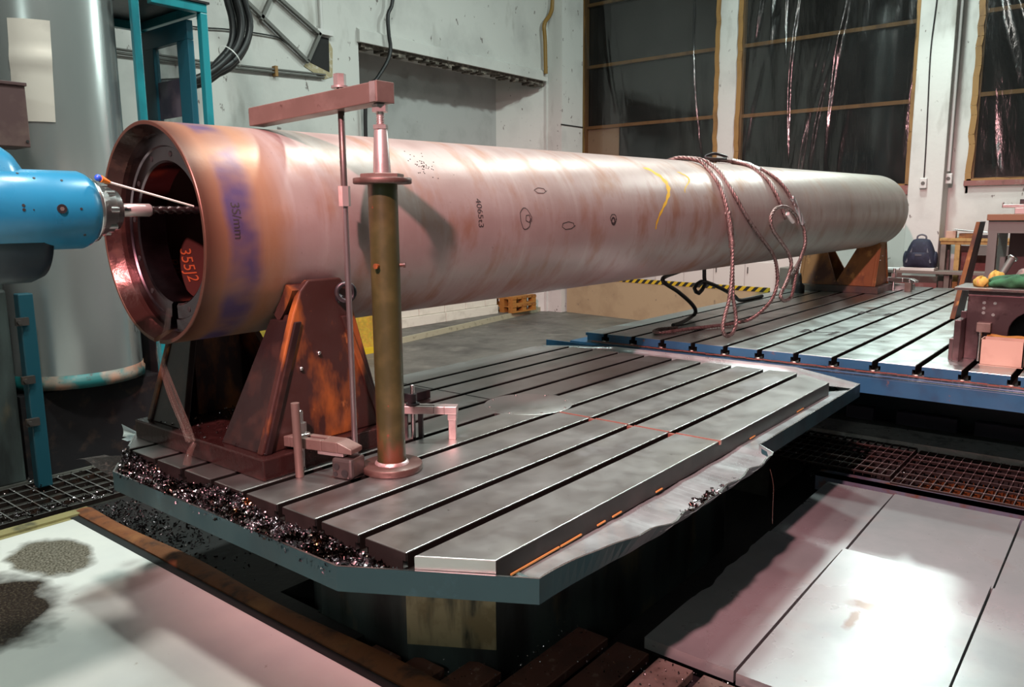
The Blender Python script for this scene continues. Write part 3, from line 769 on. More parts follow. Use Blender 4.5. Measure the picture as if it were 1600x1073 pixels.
def inward(p, d):
    v = V((cx-p[0], cy-p[1], 0))
    if p[1] < 1.33 and 1.72 < p[0] < 5.02: v = V((0,1,0))
    v.normalize(); return (p[0]+v.x*d, p[1]+v.y*d)
out_top=[]; out_bot=[]; in_top=[]; in_bot=[]
for p in per:
    dy, dz = rim(p); q = inward(p, .008)
    out_top.append((p[0],p[1]+dy,.706+dz)); out_bot.append((p[0],p[1]+dy*.45,.626)); in_top.append((q[0],q[1]+dy,.706+dz)); in_bot.append((q[0],q[1]+dy*.85,.674+dz*.8 if dz else .672))
b = B(); vs = out_bot+out_top+in_top+in_bot
fs = []
for i in range(N):
    j = (i+1)%N
    fs += [(i,j,N+j,N+i),(N+i,N+j,2*N+j,2*N+i)]
b.add(vs, fs, False); link('pan_rim', b, PANBLUE, t)
b = B(); fl_in = []
for p in per:
    q = inward(p, .30); fl_in.append((q[0],q[1],.676))
vs = in_top+in_bot+fl_in
fs = []
for i in range(N):
    j = (i+1)%N; fs += [(i,j,N+j,N+i),(N+i,N+j,2*N+j,2*N+i)]
b.add(vs, fs, True); b.add([(p[0],p[1],.628) for p in per], [tuple(range(N))[::-1]])
lab(link('drip_pan', b, PANIN, t), 'bare bright sheet of the drip pan')
b = B(); vs = []
for p, q in zip(out_top, in_top): vs += [(p[0],p[1],p[2]+.0008),(q[0],q[1],q[2]+.0008)]
b.add(vs, [(2*i,2*i+1,2*((i+1)%N)+1,2*((i+1)%N)) for i in range(N)]); lab(link('rim_edge', b, BRIGHT, t), 'bare worn upper edge of the rim')
RL = mat('orange_rust_line',(.45,.20,.05),.7)
for x, w in ((1.72,.25),(1.98,.12),(2.20,.05),(2.30,.06),(2.62,.05),(3.55,.06),(4.2,.10)):
    q = B(); q.bar((x,1.400,.682),(x+w,1.400,.683),.006,.005); lab(link('rust_line', q, RL, t), 'orange rust line where plate meets pan')
q = B(); q.bar((1.56,1.555,.681),(1.64,1.42,.681),.008,.005); lab(link('rust_line', q, RL, t), 'orange rust line where plate meets pan')
q = B(); q.tube(spline([(3.30,1.205,.635),(3.31,1.19,.56),(3.315,1.19,.44),(3.32,1.19,.38)], .02), .0016, 6); lab(link('drip', q, WATER, t), 'thin thread of liquid dripping off the bent rim')
b = B()
pd = [(2.065,2.236),(2.255,1.915),(4.5,1.915),(4.70,2.24),(4.70,2.80),(4.5,3.12),(2.255,3.12),(2.065,2.80)]
b.prism(pd, 'z', -.36, .63); lab(link('pedestal', b, PEDEST, t, bev=.01), 'stained dark pedestal under the pan')
b = B(); b.add([(2.062,2.234,.0),(2.252,1.913,.0),(2.252,1.913,.60),(2.062,2.234,.60)], [(0,1,2,3)])
b.add([(2.066,2.236,.0),(2.256,1.915,.0),(2.256,1.915,.60),(2.066,2.236,.60)], [(3,2,1,0)]); lab(link('access_cover', b, mat('stained_beige_cover',(.36,.28,.16),.5,0,[((.03,.03,.02),3.2,.44,.60,(3,3,.5)),((.22,.16,.08),8,.5,.66,O1)]), t), 'stained beige cover on the slanted pedestal face')
b = B()
b.grid(lambda u,v: (1.715+.05*u, 3.87-.10*u-.015*sin(pi*v), .682+.065*v*(1-.75*u)), 6, 6); b.grid(lambda u,v: (1.70+.09*u, 3.79+.06*v, .676+.016*u*v), 6, 4)
lab(link('splash_corner', b, PANIN, t), 'bent bright sheet corner at the far end of the pan')

# chips: curled swarf in the pan and on the floor
def chips(name, n, sampler, label, size=(.010,.034), mat_=CHIP):
    b = B(); rnd = random.Random(len(name)+n)
    for _ in range(n):
        p = sampler(rnd)
        L = rnd.uniform(*size); w = L*rnd.uniform(.25,.5); k = rnd.uniform(1.0,4.5)
        E = Matrix.Rotation(rnd.uniform(0,6.28),3,'Z') @ Matrix.Rotation(rnd.uniform(-1.3,1.3),3,'X') @ Matrix.Rotation(rnd.uniform(-.8,.8),3,'Y')
        R = L/k; vs = []
        m = 4
        for i in range(m+1):
            a = k*(i/m-.5)
            for sgn in (-1,1): vs.append(V(p) + E @ V((R*sin(a), sgn*w/2 + i*w*.15, R*(1-cos(a)))))
        b.add(vs, [(2*i,2*i+1,2*i+3,2*i+2) for i in range(m)], True)
    return solo(name, b, mat_, label, 'metal chips', None, 'stuff')
DKCHIP = mat('dark_steel_chips', (.10,.085,.09), .3, .9, [((.02,.015,.014), 16, .42,.54, O1)])
def heap(x, y):
    """height of the swarf heap in the pan"""
    e = min(1, (y-1.72)/.7, (3.70-y)/.15)
    return .676 + max(0, e)*(.030+.022*sin(y*9)*sin(x*23+1))*(1 if x > 1.45 else .8)
def s_pan(r):
    while True:
        y = r.uniform(1.62,3.68) if r.random() < .8 else r.uniform(1.62,2.3); x = r.uniform(1.405,1.60)
        if y < 1.85 and x < 1.40 + (1.85-y)*.6+.02: continue
        if y > 3.25 and x < 1.40 + (y-3.25)*.6+.01: continue
        if x > 1.525 and not (y > 3.45): continue
        return (x, y, heap(x,y)+r.uniform(-.006,.014))
b = B(); b.grid(lambda u,v: (1.405+.128*u+(max(0,(1.86-(1.78+1.88*v)))*.6 if u < .5 else 0), 1.78+1.88*v, heap(1.405+.128*u,1.78+1.88*v)-.004), 10, 90)
bed = solo('swarf_bed', b, CHIPBED, 'dark oily layer of fine swarf in the left side of the pan', 'metal chips', None, 'stuff')
chips('metal_chips', 5200, s_pan, 'curled steel chips heaped in the drip pan left of the turntable')
def s_floor(r):
    while True:
        x = r.gauss(2.02,.12); y = r.gauss(4.55,.42)
        if x > 1.94 and y < 5.0 and y > 2.8: return (x, y, -.045+r.uniform(-.01,.02))
chips('metal_chips', 700, s_floor, 'dark chips lying in the pit along the rusty frame', (.012,.035), DKCHIP)
b = B(); b.box((1.93,2.5,-.36),(2.055,5.05,-.05)); b.box((2.055,3.13,-.36),(2.6,5.05,-.05)); b.box((2.055,2.82,-.36),(2.066,3.13,-.05)); solo('pit_ledge', b, PIT, 'dark oily ledge of the pit left of the turntable', 'ledge')
chips('metal_chips', 420, lambda r: (r.uniform(1.3,2.6), 5.02+abs(r.gauss(0,.07)) if r.random() < .6 else r.uniform(5.0,5.74), .004+r.uniform(0,.012)), 'scattered chips on the left grating', (.010,.03))
chips('metal_chips', 260, lambda r: (r.uniform(5.3,6.9), r.uniform(-.4,1.9), (.055 if r.random() < .5 else -.20)+r.uniform(0,.01)) , 'fine chips sprinkled on and under the right-hand gratings', (.008,.018))
chips('metal_chips', 420, lambda r: (r.uniform(2.0,2.70), r.uniform(1.06,2.1), -.056+r.uniform(0,.006)), 'fine chips sprinkled on the pit floor slats', (.006,.014))
chips('metal_chips', 330, lambda r: (r.uniform(1.66,2.15), r.uniform(2.58,3.5), .842+r.uniform(0,.006)), 'wet chips scattered on the near saddle base', (.006,.018))
chips('metal_chips', 70, lambda r: (r.gauss(2.66,.09), 1.205+r.uniform(-.01,.02), .682+r.uniform(0,.022)), 'small cluster of bright chips at the bent rim of the pan', (.012,.03))

# ================================================================== FAR BED TABLE
ZB = .79
t = thing('bed_table', 'large grey T-slotted bed table with blue edge under the far end of the pipe', 'machine table', (8.3,1.4,0))
sp = .2573; ys = 1.585-.017
sl = [ys + sp*k for k in range(-9, 8)]
ed = [-.95] + [y for y in sl if -.9 < y < 3.5] + [3.56]
b = B(); bb = B()
for i in range(len(ed)-1):
    a = ed[i]+(.019 if i else 0); c = ed[i+1]-(.019 if i < len(ed)-2 else 0)
    b.box((5.392,a,ZB-.026),(11.25,c,ZB)); g = .016
    b.box((5.392,a+g,ZB-.062),(11.25,c-g,ZB-.026))
    bb.box((5.386,a,ZB-.026),(5.392,c,ZB-.003)); bb.box((5.386,a+g,ZB-.062),(5.392,c-g,ZB-.026))
b.box((5.41,-.95,ZB-.085),(11.25,3.56,ZB-.06))
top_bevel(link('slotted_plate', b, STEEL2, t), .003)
link('painted_edge', bb, BEDBLUE, t)
b = B(); b.box((5.385,-1.2,.585),(11.2,3.72,.705)); lab(link('apron', b, BEDBLUE, t, bev=.006), 'blue painted apron below the slots')
b = B(); b.box((5.335,-1.2,.585),(5.385,3.93,.690)); b.box((5.335,-1.2,.690),(5.343,3.93,.700)); lab(link('gutter_lip', b, BEDBLUE, t, bev=.002), 'blue gutter with a bright worn lip')
b = B(); b.box((5.334,-1.2,.698),(5.345,3.0,.702)); link('lip_edge', b, BRIGHT, t)
q = B()
for i in range(70):
    y = -.9+4.4*i/70; q.bar((5.384,y,.722+random.uniform(-.003,.003)),(5.384,y+.06,.722+random.uniform(-.003,.003)),.006,.007)
lab(link('rust_line', q, COPPER, t), 'rusty line under the slots')
for y in sl:
    if -.9 < y < 3.5:
        q = B(); q.box((5.40,y-.0194,ZB-.06),(11.25,y-.0182,ZB-.0035)); q.box((5.40,y+.0182,ZB-.06),(11.25,y+.0194,ZB-.0035)); q.box((5.40,y-.019,ZB-.061),(11.25,y+.019,ZB-.0595)); link('slot_shade', q, SLOTSHADE, t)
        q = B(); q.ball((5.396,y+.012,.727),.015,8,(.8,.9,.4)); lab(link('slot_swarf', q, GALVP, t), 'pale swarf in the slot mouth')
b = B(); b.box((7.05,-1.0,-.36),(11.1,3.4,.59)); lab(link('bed', b, DKBLUE, t), 'dark bed under the table')
for (y0, y1) in ((1.68,1.90),(.25,.93),(1.05,1.50)):
    q = B(); q.box((6.96,y0,0),(7.06,y1,.11)); lab(link('foot', q, mat('foot_purple_grey',(.10,.085,.12),.5,.2), t, bev=.004), 'grey-violet foot block')
# ink marks on the far table
b = B()
for (x, y) in ((6.5,2.02),(8.0,1.98),(9.6,1.90)):
    k = .11; W_ = 1.7
    b.bar((x-.10,y+k,ZB+.0015),(x+.10,y+k+.02,ZB+.0015),.036,.001); b.bar((x-.10,y-k,ZB+.0015),(x+.10,y-k-.01,ZB+.0015),.036,.001)
    b.bar((x+.05,y+k,ZB+.0015),(x-.02,y+.03,ZB+.0015),.022,.001); b.bar((x-.02,y-.03,ZB+.0015),(x+.05,y-k,ZB+.0015),.022,.001); b.bar((x-.02,y-.03,ZB+.0015),(x-.02,y+.03,ZB+.0015),.020,.001)
lab(link('ink_marks', b, MARK, t), 'three dark hand-drawn bracket marks on the boards')

# ================================================================== PIPE
def ring_sector(b, prof, o, ax, a0, a1, n=64):
    """profile (s, r) closed loop swept round the pipe axis from a0 to a1 (angle from top, positive to the camera side)"""
    m = len(prof); full = abs(a1-a0) > 6.28
    K = n if full else n+1
    def P(i, k):
        a = a0+(a1-a0)*i/n; return PP + PA*prof[k][0] + (PU*cos(a)+PN*sin(a))*prof[k][1]
    for k in range(m):
        l = (k+1) % m
        vs = [q for i in range(K) for q in (P(i,k), P(i,l))]
        b.add(vs, [(2*i, 2*i+1, 2*((i+1)%K)+1, 2*((i+1)%K)) for i in range(n)], True)
    if not full:
        b.add([P(0,k) for k in range(m)], [tuple(range(m))]); b.add([P(n,k) for k in range(m)], [tuple(range(m))[::-1]])
t = thing('steel_pipe', 'huge heat-tinted steel pipe lying on two saddles across the hall', 'pipe', tuple(PP))
b = B()
gap = radians(3.2); gc = radians(180+3)
ring_sector(b, [(.0,.420),(.0,.4325),(.003,.4346),(.30,.4346),(.30,.393),(.055,.393)], None, None, gc+gap, gc+2*pi-gap, 180)
NS = 60; NR = 160
def shell(u, v):
    s_ = .30 + (PL-.30)*v; a = 2*pi*u
    r = PR
    r += .0018*(abs(s_-.60) < .035) - .0012*(abs(s_-.44) < .012)
    e = PL - s_
    if e < .05: r = PR - .05 + sqrt(max(0, .05**2-(.05-e)**2))
    return PP + PA*s_ + (PU*cos(a)+PN*sin(a))*r
b.grid(shell, NR, NS*2)
bo = o0 = None
sh = link('shell', b, PIPE, t)
for p in sh.data.polygons: pass
# stress weld bands (slightly raised, own colour of ground metal)
b = B(); ring_sector(b, [(PL-.0,.385),(PL-.006,.385),(PL-.006,.0),(PL,.0)], None, None, 0, 2*pi, 64); link('end_cap', b, PIPEDARK, t)
b = B()
for i in range(96):
    pass
ring_sector(b, [(.001,.4195),(.055,.3925),(.30,.3925),(.30,.3915),(.055,.3915),(.001,.4185)], None, None, gc+gap, gc+2*pi-gap, 160); lab(link('bore_lip', b, PIPEIN, t), 'wet red-brown turned bore inside the pipe mouth')
fg = radians(4.5)
b = B(); ring_sector(b, [(.075,.392),(.075,.345),(.082,.340),(.082,.288),(.088,.280),(.20,.280),(.20,.392)], None, None, gc+fg, gc+2*pi-fg, 160)
fl = lab(link('inner_flange', b, FLANGE, t), 'bright wet ring flange inside the pipe mouth, slotted at the bottom')
for k in range(12):
    a = 2*pi*(k+.35)/12
    if abs(((a-gc+pi)%(2*pi))-pi) < .2: continue
    c = PP+PA*.0815+(PU*cos(a)+PN*sin(a))*.315
    q = B(); q.cyl(c-PA*.0015, c+PA*.003, .011, n=14); link('bolt_hole', q, SEAM, fl)
b = B(); ring_sector(b, [(.20,.391),(.20,.388),(PL-.02,.388),(PL-.02,.391)], None, None, 0, 2*pi, 64); bore = lab(link('bore', b, PIPEDARK, t), 'dark red-painted inside wall of the pipe')
# painted lettering in the bore (lower far wall) and ink on the outside
b = B()
def in_bore(s0, a0, mx, my):
    def fn(x, y):
        s_ = s0 + mx*y; a = a0 + my*x
        return PP + PA*s_ + (PU*cos(a)+PN*sin(a))*.3845
    return fn
text_mesh('355J2', .075, in_bore(.300, radians(259), 1.0, -2.59), b)
text_mesh('RR', .065, in_bore(.235, radians(252), 1.0, -2.59), b)
link('bore_lettering', b, REDPAINT, bore)
b = B()
def on_pipe(s0, a0, rot=True, k=1.0):
    def fn(x, y):
        # letters read downwards along the curve
        s_ = s0 + y*k; a = a0 + x*k/PR
        return PP + PA*s_ + (PU*cos(a)+PN*sin(a))*(PR+.0012)
    return fn
text_mesh('4065t3', .052, on_pipe(1.42+.0, radians(72)), b)
lab(link('ink_number', b, MARK, t), 'dark ink number written down the pipe side')
b = B(); text_mesh('3S/mm', .050, on_pipe(.115, radians(74)), b); lab(link('ink_note', b, MARK, t), 'small dark writing on the blue heat tint')
rnd = random.Random(4)
def scrawl(s0, a0, n, ds, da, w=.003):
    b = B(); pts = []
    for i in range(n+1):
        f = i/n
        pts.append(PP+PA*(s0+ds*cos(f*6.6)+rnd.uniform(-.006,.006)) + (PU*cos(a0+da*sin(f*6.6))+PN*sin(a0+da*sin(f*6.6)))*(PR+.0012))
    for i in range(n): b.bar(pts[i], pts[i+1], w, .0012, tuple((pts[i]-PP-PA*(pts[i]-PP).dot(PA)).normalized()))
    link('ink_scrawl', b, MARK, t)
scrawl(1.78, radians(86), 16, .045, .13); scrawl(1.80, radians(86), 5, .018, .05); scrawl(2.60, radians(88), 12, .030, .06, .004); scrawl(2.60, radians(90), 9, .02, .05, .010)
scrawl(2.15, radians(92), 7, .06, .05, .003); scrawl(1.95, radians(66), 6, .05, .04, .002)
b = B()
for k in range(46):
    a = radians(48+rnd.gauss(0,4.5)); s_ = 1.16+rnd.gauss(0,.035)
    b.cyl(PP+PA*s_+(PU*cos(a)+PN*sin(a))*(PR-.002), PP+PA*s_+(PU*cos(a)+PN*sin(a))*(PR+.0012), .0028, n=6)
lab(link('punch_marks', b, MARK, t), 'cluster of small dark punch dots')
b = B()
def streak(s0, a0, a1, w, wob):
    m = 30
    L = []
    for i in range(m+1):
        a = a0+(a1-a0)*i/m; ww = w*(1-.75*i/m)*(.75+.25*sin(i*1.7))
        s_ = s0+wob*sin(i*.16)
        for sg in (-1,1): L.append(PP+PA*(s_+sg*ww/2)+(PU*cos(a)+PN*sin(a))*(PR+.001))
    b.add(L, [(2*i,2*i+1,2*i+3,2*i+2) for i in range(m)], True)
streak(3.22, radians(38), radians(98), .085, .12); streak(3.62, radians(42), radians(66), .05, .08)
lab(link('paint_streak', b, YELPAINT, t), 'yellow paint run on the pipe side')

# coolant water
b = B()
p0 = PP+PA*.06+(PU*cos(gc)+PN*sin(gc))*.30
for dx, dy, r_ in ((0,0,.0075),(.014,-.008,.0045),(-.008,.010,.004)):
    b.tube(spline([tuple(PP+PA*.008+(PU*cos(gc))*.422+V((0,dy*.4,0))), (1.522+dx*.3,3.052+dy,1.22), (1.545+dx,3.025+dy,1.06), (1.575+dx,2.995+dy,.92), (1.59+dx,2.985+dy,.845)], .02), lambda f: r_*(1+.5*f), 8)
b.tube(spline([(1.60,2.97,.84),(1.575,2.97,.80),(1.56,2.97,.755)], .02), lambda f: .010+.008*f, 8)
b.tube(spline([tuple(p0), tuple(PP+PA*.03+PU*cos(gc)*.39), tuple(PP+PA*.008+PU*cos(gc)*.42)], .02), .012, 8)
solo('coolant_stream', b, WATER, 'thin stream of coolant pouring from the notch in the pipe mouth', 'water', None, 'stuff')

# ================================================================== SADDLES
def saddle(x0, yc, zb, half, lbl, m, mb, seen_eye, zt, xw=.70, gapn=1.0):
    t = thing('pipe_saddle', lbl, 'saddle', (x0+xw/2,yc,zb), 'steel saddles carrying the pipe')
    b = B(); b.box((x0,yc-half,zb),(x0+xw,yc+half,zb+.085)); link('base_plate', b, mb, t, bev=.006)
    zc = zb+.085
    for sg, nm in ((-1,'camera side'),(1,'far side')):
        yo = yc + sg*(half-.055)
        def Y(d): return yo - sg*d                            # d: distance inwards from the outer plate
        b = B()
        xa, xb = x0+.03, x0+xw-.03; xm = (xa+xb)/2
        poly = [(xa,zc),(xb,zc),(xm+.13,zt-.03),(xm+.10,zt),(xm-.06,zt),(xm-.10,zt-.04),(xm-.14,zt-.13)]
        lo, hi = sorted((Y(0),Y(.035))); b.prism(poly, 'y', lo, hi); ck = link('cheek_plate', b, m, t, bev=.006)
        for k in (0, 1):                                      # ribs along both sloping edges, leaning inwards
            g = B(); xg = xa+.01 if k == 0 else xb-.01; xt = xm-.14 if k == 0 else xm+.12
            th = .03 if k == 0 else -.03
            vs = []
            for (z, xx, d) in ((zc,xg,.46 if seen_eye else .30),(zt-.16,xt,.24 if seen_eye else .16)):
                for (dx, dd) in ((0,-.012),(0,d),(th,d),(th,-.012)): vs.append((xx+dx, Y(dd), z))
            g.add(vs, [(0,1,2,3),(7,6,5,4),(0,4,5,1),(1,5,6,2),(2,6,7,3),(3,7,4,0)])
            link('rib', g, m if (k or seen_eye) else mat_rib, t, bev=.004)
        g = B(); g.box((xm-.12,min(Y(.02),Y(.10)),zc),(xm+.12,max(Y(.02),Y(.10)),zt-.14)); link('web', g, m, t)
        # contact pad following the pipe
        if seen_eye and sg == -1: pass
        g = B(); c = PP+PA*((xm-PP.x)/PA.x)
        yy = Y(.035); dz = sqrt(max(.0004, (PR+.004)**2-(abs(yy-c.y))**2)) if abs(yy-c.y) < PR else .05
        L = []
        for i in range(9):
            a = radians(118+20*i/8); L.append((c.y+sg*(PR+.003)*sin(a), c.z+(PR+.003)*cos(a)))
        L2 = [(c.y+sg*(PR+.05)*sin(radians(118+20*i/8)), c.z+(PR+.05)*cos(radians(118+20*i/8))) for i in range(9)][::-1]
        if not (seen_eye and sg == -1): g.prism(L+L2, 'x', xm-.13, xm+.13); link('support_pad', g, m, t)
        if sg == -1:
            e = B(); c_ = V((xm+.10, Y(-.03), zt-.06)) if not seen_eye else V((xm+.13, Y(.10), zt+.00))
            ax = V((.5,.8,0)).normalized()
            pts = [c_ + V((0,0,1))*(.036*cos(2*pi*i/20)) + ax.cross(V((0,0,1)))*(.036*sin(2*pi*i/20)) for i in range(20)]
            e.tube(pts, .011, 8, closed=True); e.cyl(c_+V((-.02,.05,-.01)), c_+V((-.01,.02,-.03)), .018)
            link('lifting_eye', e, BLACKST, t)
            for (dx, dz) in ((-.03,-.25),(-.12,-.30)):
                w = B(); w.ball((xm+dx, Y(-.004), zt+dz-.05), .009, 8); link('weld_bead', w, BRIGHT, t)
    return t
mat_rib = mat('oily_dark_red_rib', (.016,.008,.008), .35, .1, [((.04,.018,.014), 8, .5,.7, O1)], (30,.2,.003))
saddle(1.64, 3.055, .75, .51, 'rust-brown steel saddle under the near mouth of the pipe', RUST, mat('wet_red_brown_base',(.028,.011,.010),.22,.2,[((.07,.03,.027),9,.55,.75,O1)],(40,.4,.004),.1), False, 1.50)
saddle(9.93, 2.94, .79, .50, 'orange-rusted steel saddle under the far end of the pipe', RUSTOR, DKSTEEL, True, 1.53)

# ================================================================== JACK COLUMN, CLAMP BEAM, TIE ROD
jx, jy = 2.045, 2.272
t = thing('jack_column', 'olive green jack column with round flanges standing on the turntable before the pipe', 'jack', (jx,jy,.75))
b = B(); b.lathe([(0,0),(0,.118),(.004,.121),(.024,.121),(.028,.118),(.028,0)], (jx,jy,.75), (0,0,1), 48); link('base_flange', b, REDSTEEL, t)
b = B(); b.lathe([(.026,.068),(.034,.066),(.040,.0585)], (jx,jy,.75), (0,0,1), 40); lab(link('weld_seam', b, mat('fresh_weld',(.42,.28,.26),.35,.6,[((.65,.62,.62),9,.5,.6,O1)],(50,.5,.003)), t), 'shiny weld seam round the foot')
b = B(); b.cyl((jx,jy,.776),(jx,jy,1.872), .056, n=40); tubeo = link('tube', b, OLIVE, t)
for dx, dy in ((-.056,-.02),(.035,-.045)):
    q = B(); d = V((dx,dy,0)).normalized(); c = V((jx,jy,1.565))+d*.054; q.cyl(c, c+d*.016, .0075, n=10); q.cyl(c+d*.016, c+d*.024, .011, n=6); link('bolt', q, RUST, tubeo)
b = B(); b.lathe([(0,0),(0,.107),(.003,.110),(.019,.110),(.022,.107),(.022,0)], (jx,jy,1.870), (0,0,1), 48); link('top_flange', b, REDSTEEL, t)
b = B(); b.lathe([(0,0),(0,.083),(.014,.083),(.016,.080),(.016,0)], (jx,jy,1.892), (0,0,1), 6, sm=False); link('top_plate', b, BARST, t)
b = B(); b.lathe([(0,.034),(.004,.0335),(.158,.0255),(.163,.022),(.163,0)], (jx,jy,1.907), (0,0,1), 40); link('cone', b, PINKST, t)
b = B(); b.hexn((jx,jy,2.070),(jx,jy,2.086),.028); link('lock_nut', b, PINKST, t)
b = B()
prof = []
for i in range(48): prof.append((i*.0018, .0155 if i % 4 < 2 else .0125))
b.lathe(prof, (jx,jy,2.082), (0,0,1), 20); link('jack_screw', b, PINKST, t)
b = B(); b.hexn((jx,jy,2.132),(jx,jy,2.158),.030); b.cyl((jx,jy,2.156),(jx,jy,2.1605),.016,n=12); link('screw_head', b, PINKST, t)

t = thing('clamp_beam', 'brown square steel beam resting on the pipe top and the jack column', 'beam', (2.03,2.62,2.16))
b = B()
def bz(y): return 2.164 - .036*(y-2.245)/.745
q4 = [(2.005,2.245),(2.086,2.245),(2.030,2.99),(1.957,2.99)]
vs = [(x,y,bz(y)) for x, y in q4] + [(x,y,bz(y)+.074) for x, y in q4]
b.add(vs, [(0,3,2,1),(4,5,6,7),(0,1,5,4),(1,2,6,5),(2,3,7,6),(3,0,4,7)])
link('bar', b, BARST, t, bev=.004)
b = B(); b.box((2.002,2.238,2.163),(2.088,2.2455,2.239)); lab(link('end_plate', b, BARST, t, bev=.002), 'ground end plate')
b = B(); b.box((1.998,2.244,2.165),(2.0045,2.275,2.237)); lab(link('end_weld', b, PINKST, t), 'bright weld line at the beam end')

rx, ry = 2.040, 2.490
t = thing('tie_rod', 'thin threaded tie rod running down from the clamp beam past the near saddle', 'rod', (rx,ry,.75))
prof = [(i*.004, .0125 if i % 2 else .0115) for i in range(277)]
b = B(); b.lathe(prof, (rx,ry,.762), (0,0,1), 14); link('lower_rod', b, mat('threaded_steel',(.42,.36,.36),.3,.9), t)
prof = [(0,.013),(.428,.013),(.428,0)]
b = B(); b.lathe(prof, (rx,ry,1.86), (0,0,1), 16); link('upper_rod', b, DKSTEEL, t)
b = B(); b.hexn((rx,ry,1.79),(rx,ry,1.868),.0235); lab(link('coupling_nut', b, PINKST, t), 'long six-sided coupling nut')
b = B(); b.cyl((rx,ry,2.239),(rx,ry,2.247),.034,n=24); link('washer', b, PINKST, t)
b = B(); b.hexn((rx,ry,2.247),(rx,ry,2.292),.0245); link('top_nut', b, PINKST, t)

# ================================================================== CLAMPS
def obox(b, o, d, s0, s1, w0, w1, z0, z1):
    """box along horizontal direction d from point o"""
    d = V((d[0],d[1],0)).normalized(); r = V((d.y,-d.x,0)); o = V(o)
    vs = [o+d*a+r*c+V((0,0,z)) for z in (z0,z1) for a, c in ((s0,w0),(s1,w0),(s1,w1),(s0,w1))]
    return b.add(vs, [(0,3,2,1),(4,5,6,7),(0,1,5,4),(1,2,6,5),(2,3,7,6),(3,0,4,7)])
def strap(o, d, L, w, z0, h, slot, name_b, square=False):
    """slotted strap bar: two rails, two ends, a nose tapering down"""
    b = name_b; d = V((d[0],d[1],0)).normalized(); r = V((d.y,-d.x,0)); o = V(o)
    obox(b, o, d, 0, slot[0], -w/2, w/2, z0, z0+h); obox(b, o, d, slot[0], slot[1], -w/2, -.011, z0, z0+h); obox(b, o, d, slot[0], slot[1], .011, w/2, z0, z0+h)
    obox(b, o, d, slot[1], L-.035, -w/2, w/2, z0, z0+h)
    if square: return obox(b, o, d, L-.036, L+.02, -w/2, w/2, z0, z0+h)
    vs = []
    for c in (-w/2, w/2):
        for a, z in ((L-.035,z0),(L-.035,z0+h),(L+.03,z0+h*.45),(L+.03,z0)): vs.append(o+d*a+r*c+V((0,0,z)))
    b.add(vs, [(0,1,2,3),(7,6,5,4),(0,4,5,1),(1,5,6,2),(2,6,7,3),(3,7,4,0)])
t = thing('strap_clamp', 'brown slotted clamp bar left of the jack foot, holding the near saddle base', 'clamp', (1.83,2.42,.75))
o = (1.795,2.665,0); d = (.10,-.36)
b = B(); strap(o, d, .345, .075, .850, .042, (.085,.235), b); link('clamp_bar', b, PINKST if False else BARST, t, bev=.003)
dn = V((d[0],d[1],0)).normalized(); sp_ = V(o)+dn*.115
b = B(); b.cyl((sp_.x,sp_.y,.70),(sp_.x,sp_.y,.990),.010,n=16); b.ball((sp_.x,sp_.y,.990),.0095,10,(1,1,.7)); link('stud', b, BRIGHT, t)
b = B(); b.hexn((sp_.x,sp_.y,.903),(sp_.x,sp_.y,.944),.021); link('nut', b, PINKST, t)
b = B(); b.lathe([(0,0),(0,.034),(.008,.034),(.012,.026),(.012,0)], (sp_.x,sp_.y,.892), (0,0,1), 28); link('washer', b, BRIGHT, t)
hp = V(o)+dn*.335
b = B(); obox(b, (hp.x,hp.y,0), d, -.05,.045,-.050,.045,.75,.832); hb = lab(link('heel_block', b, DKSTEEL, t, bev=.012), 'dark drilled packing block under the bar nose')
b = B(); r_ = V((dn.y,-dn.x,0))
for a, z, rr in ((-.025,.800,.013),(.012,.776,.015),(-.030,.770,.009)):
    c = hp + r_*(-.051 if r_.y > 0 else .046) + dn*a; nn = r_*(-1 if r_.y > 0 else 1)
    b.cyl(c+V((0,0,z)), c+nn*.002+V((0,0,z)), rr, n=16)
link('hole', b, SEAM, hb)
b = B(); obox(b, (hp.x,hp.y,0), d, -.12,-.0,-.03,.035,.836,.849); lab(link('shim_plate', b, PINKST, t, bev=.002), 'flat shim between bar and block')
b = B(); b.cyl((1.762,2.490,.751),(1.757,2.490,1.046),.0165,n=20); solo('steel_pin', b, BARST, 'plain upright steel pin left of the strap clamp stud', 'pin', bev=.002)

t = thing('strap_clamp', 'pinkish clamp bar on legs right of the jack column, with a stud and nut', 'clamp', (2.40,2.43,.75))
o = (2.360,2.615,0); d = (.185,-.275)
b = B(); strap(o, d, .285, .058, .868, .036, (.06,.20), b, True); link('clamp_bar', b, PINKST, t, bev=.003)
dn = V((d[0],d[1],0)).normalized(); s2 = V(o)+dn*.10
b = B(); b.cyl((s2.x,s2.y,.70),(s2.x,s2.y,.992),.0105,n=16); b.ball((s2.x,s2.y,.992),.0105,10,(1,1,.6)); link('stud', b, BRIGHT, t)
b = B(); b.hexn((s2.x,s2.y,.912),(s2.x,s2.y,.955),.022); link('nut', b, BLACKST, t)
b = B(); b.cyl((s2.x,s2.y,.903),(s2.x,s2.y,.913),.032,n=24); link('washer', b, BLACKST, t)
b = B(); obox(b, o, d, .262,.302,-.022,.022,.84,.868); obox(b, o, d, .265,.299,-.017,.017,.75,.84); lab(link('leg', b, PINKST, t, bev=.002), 'square stepped heel leg')
b = B(); obox(b, o, d, .125,.145,-.012,.012,.75,.868); link('leg', b, BLACKST, t)
b = B(); obox(b, o, d, .055,.075,-.012,.012,.75,.868); link('leg', b, BLACKST, t)

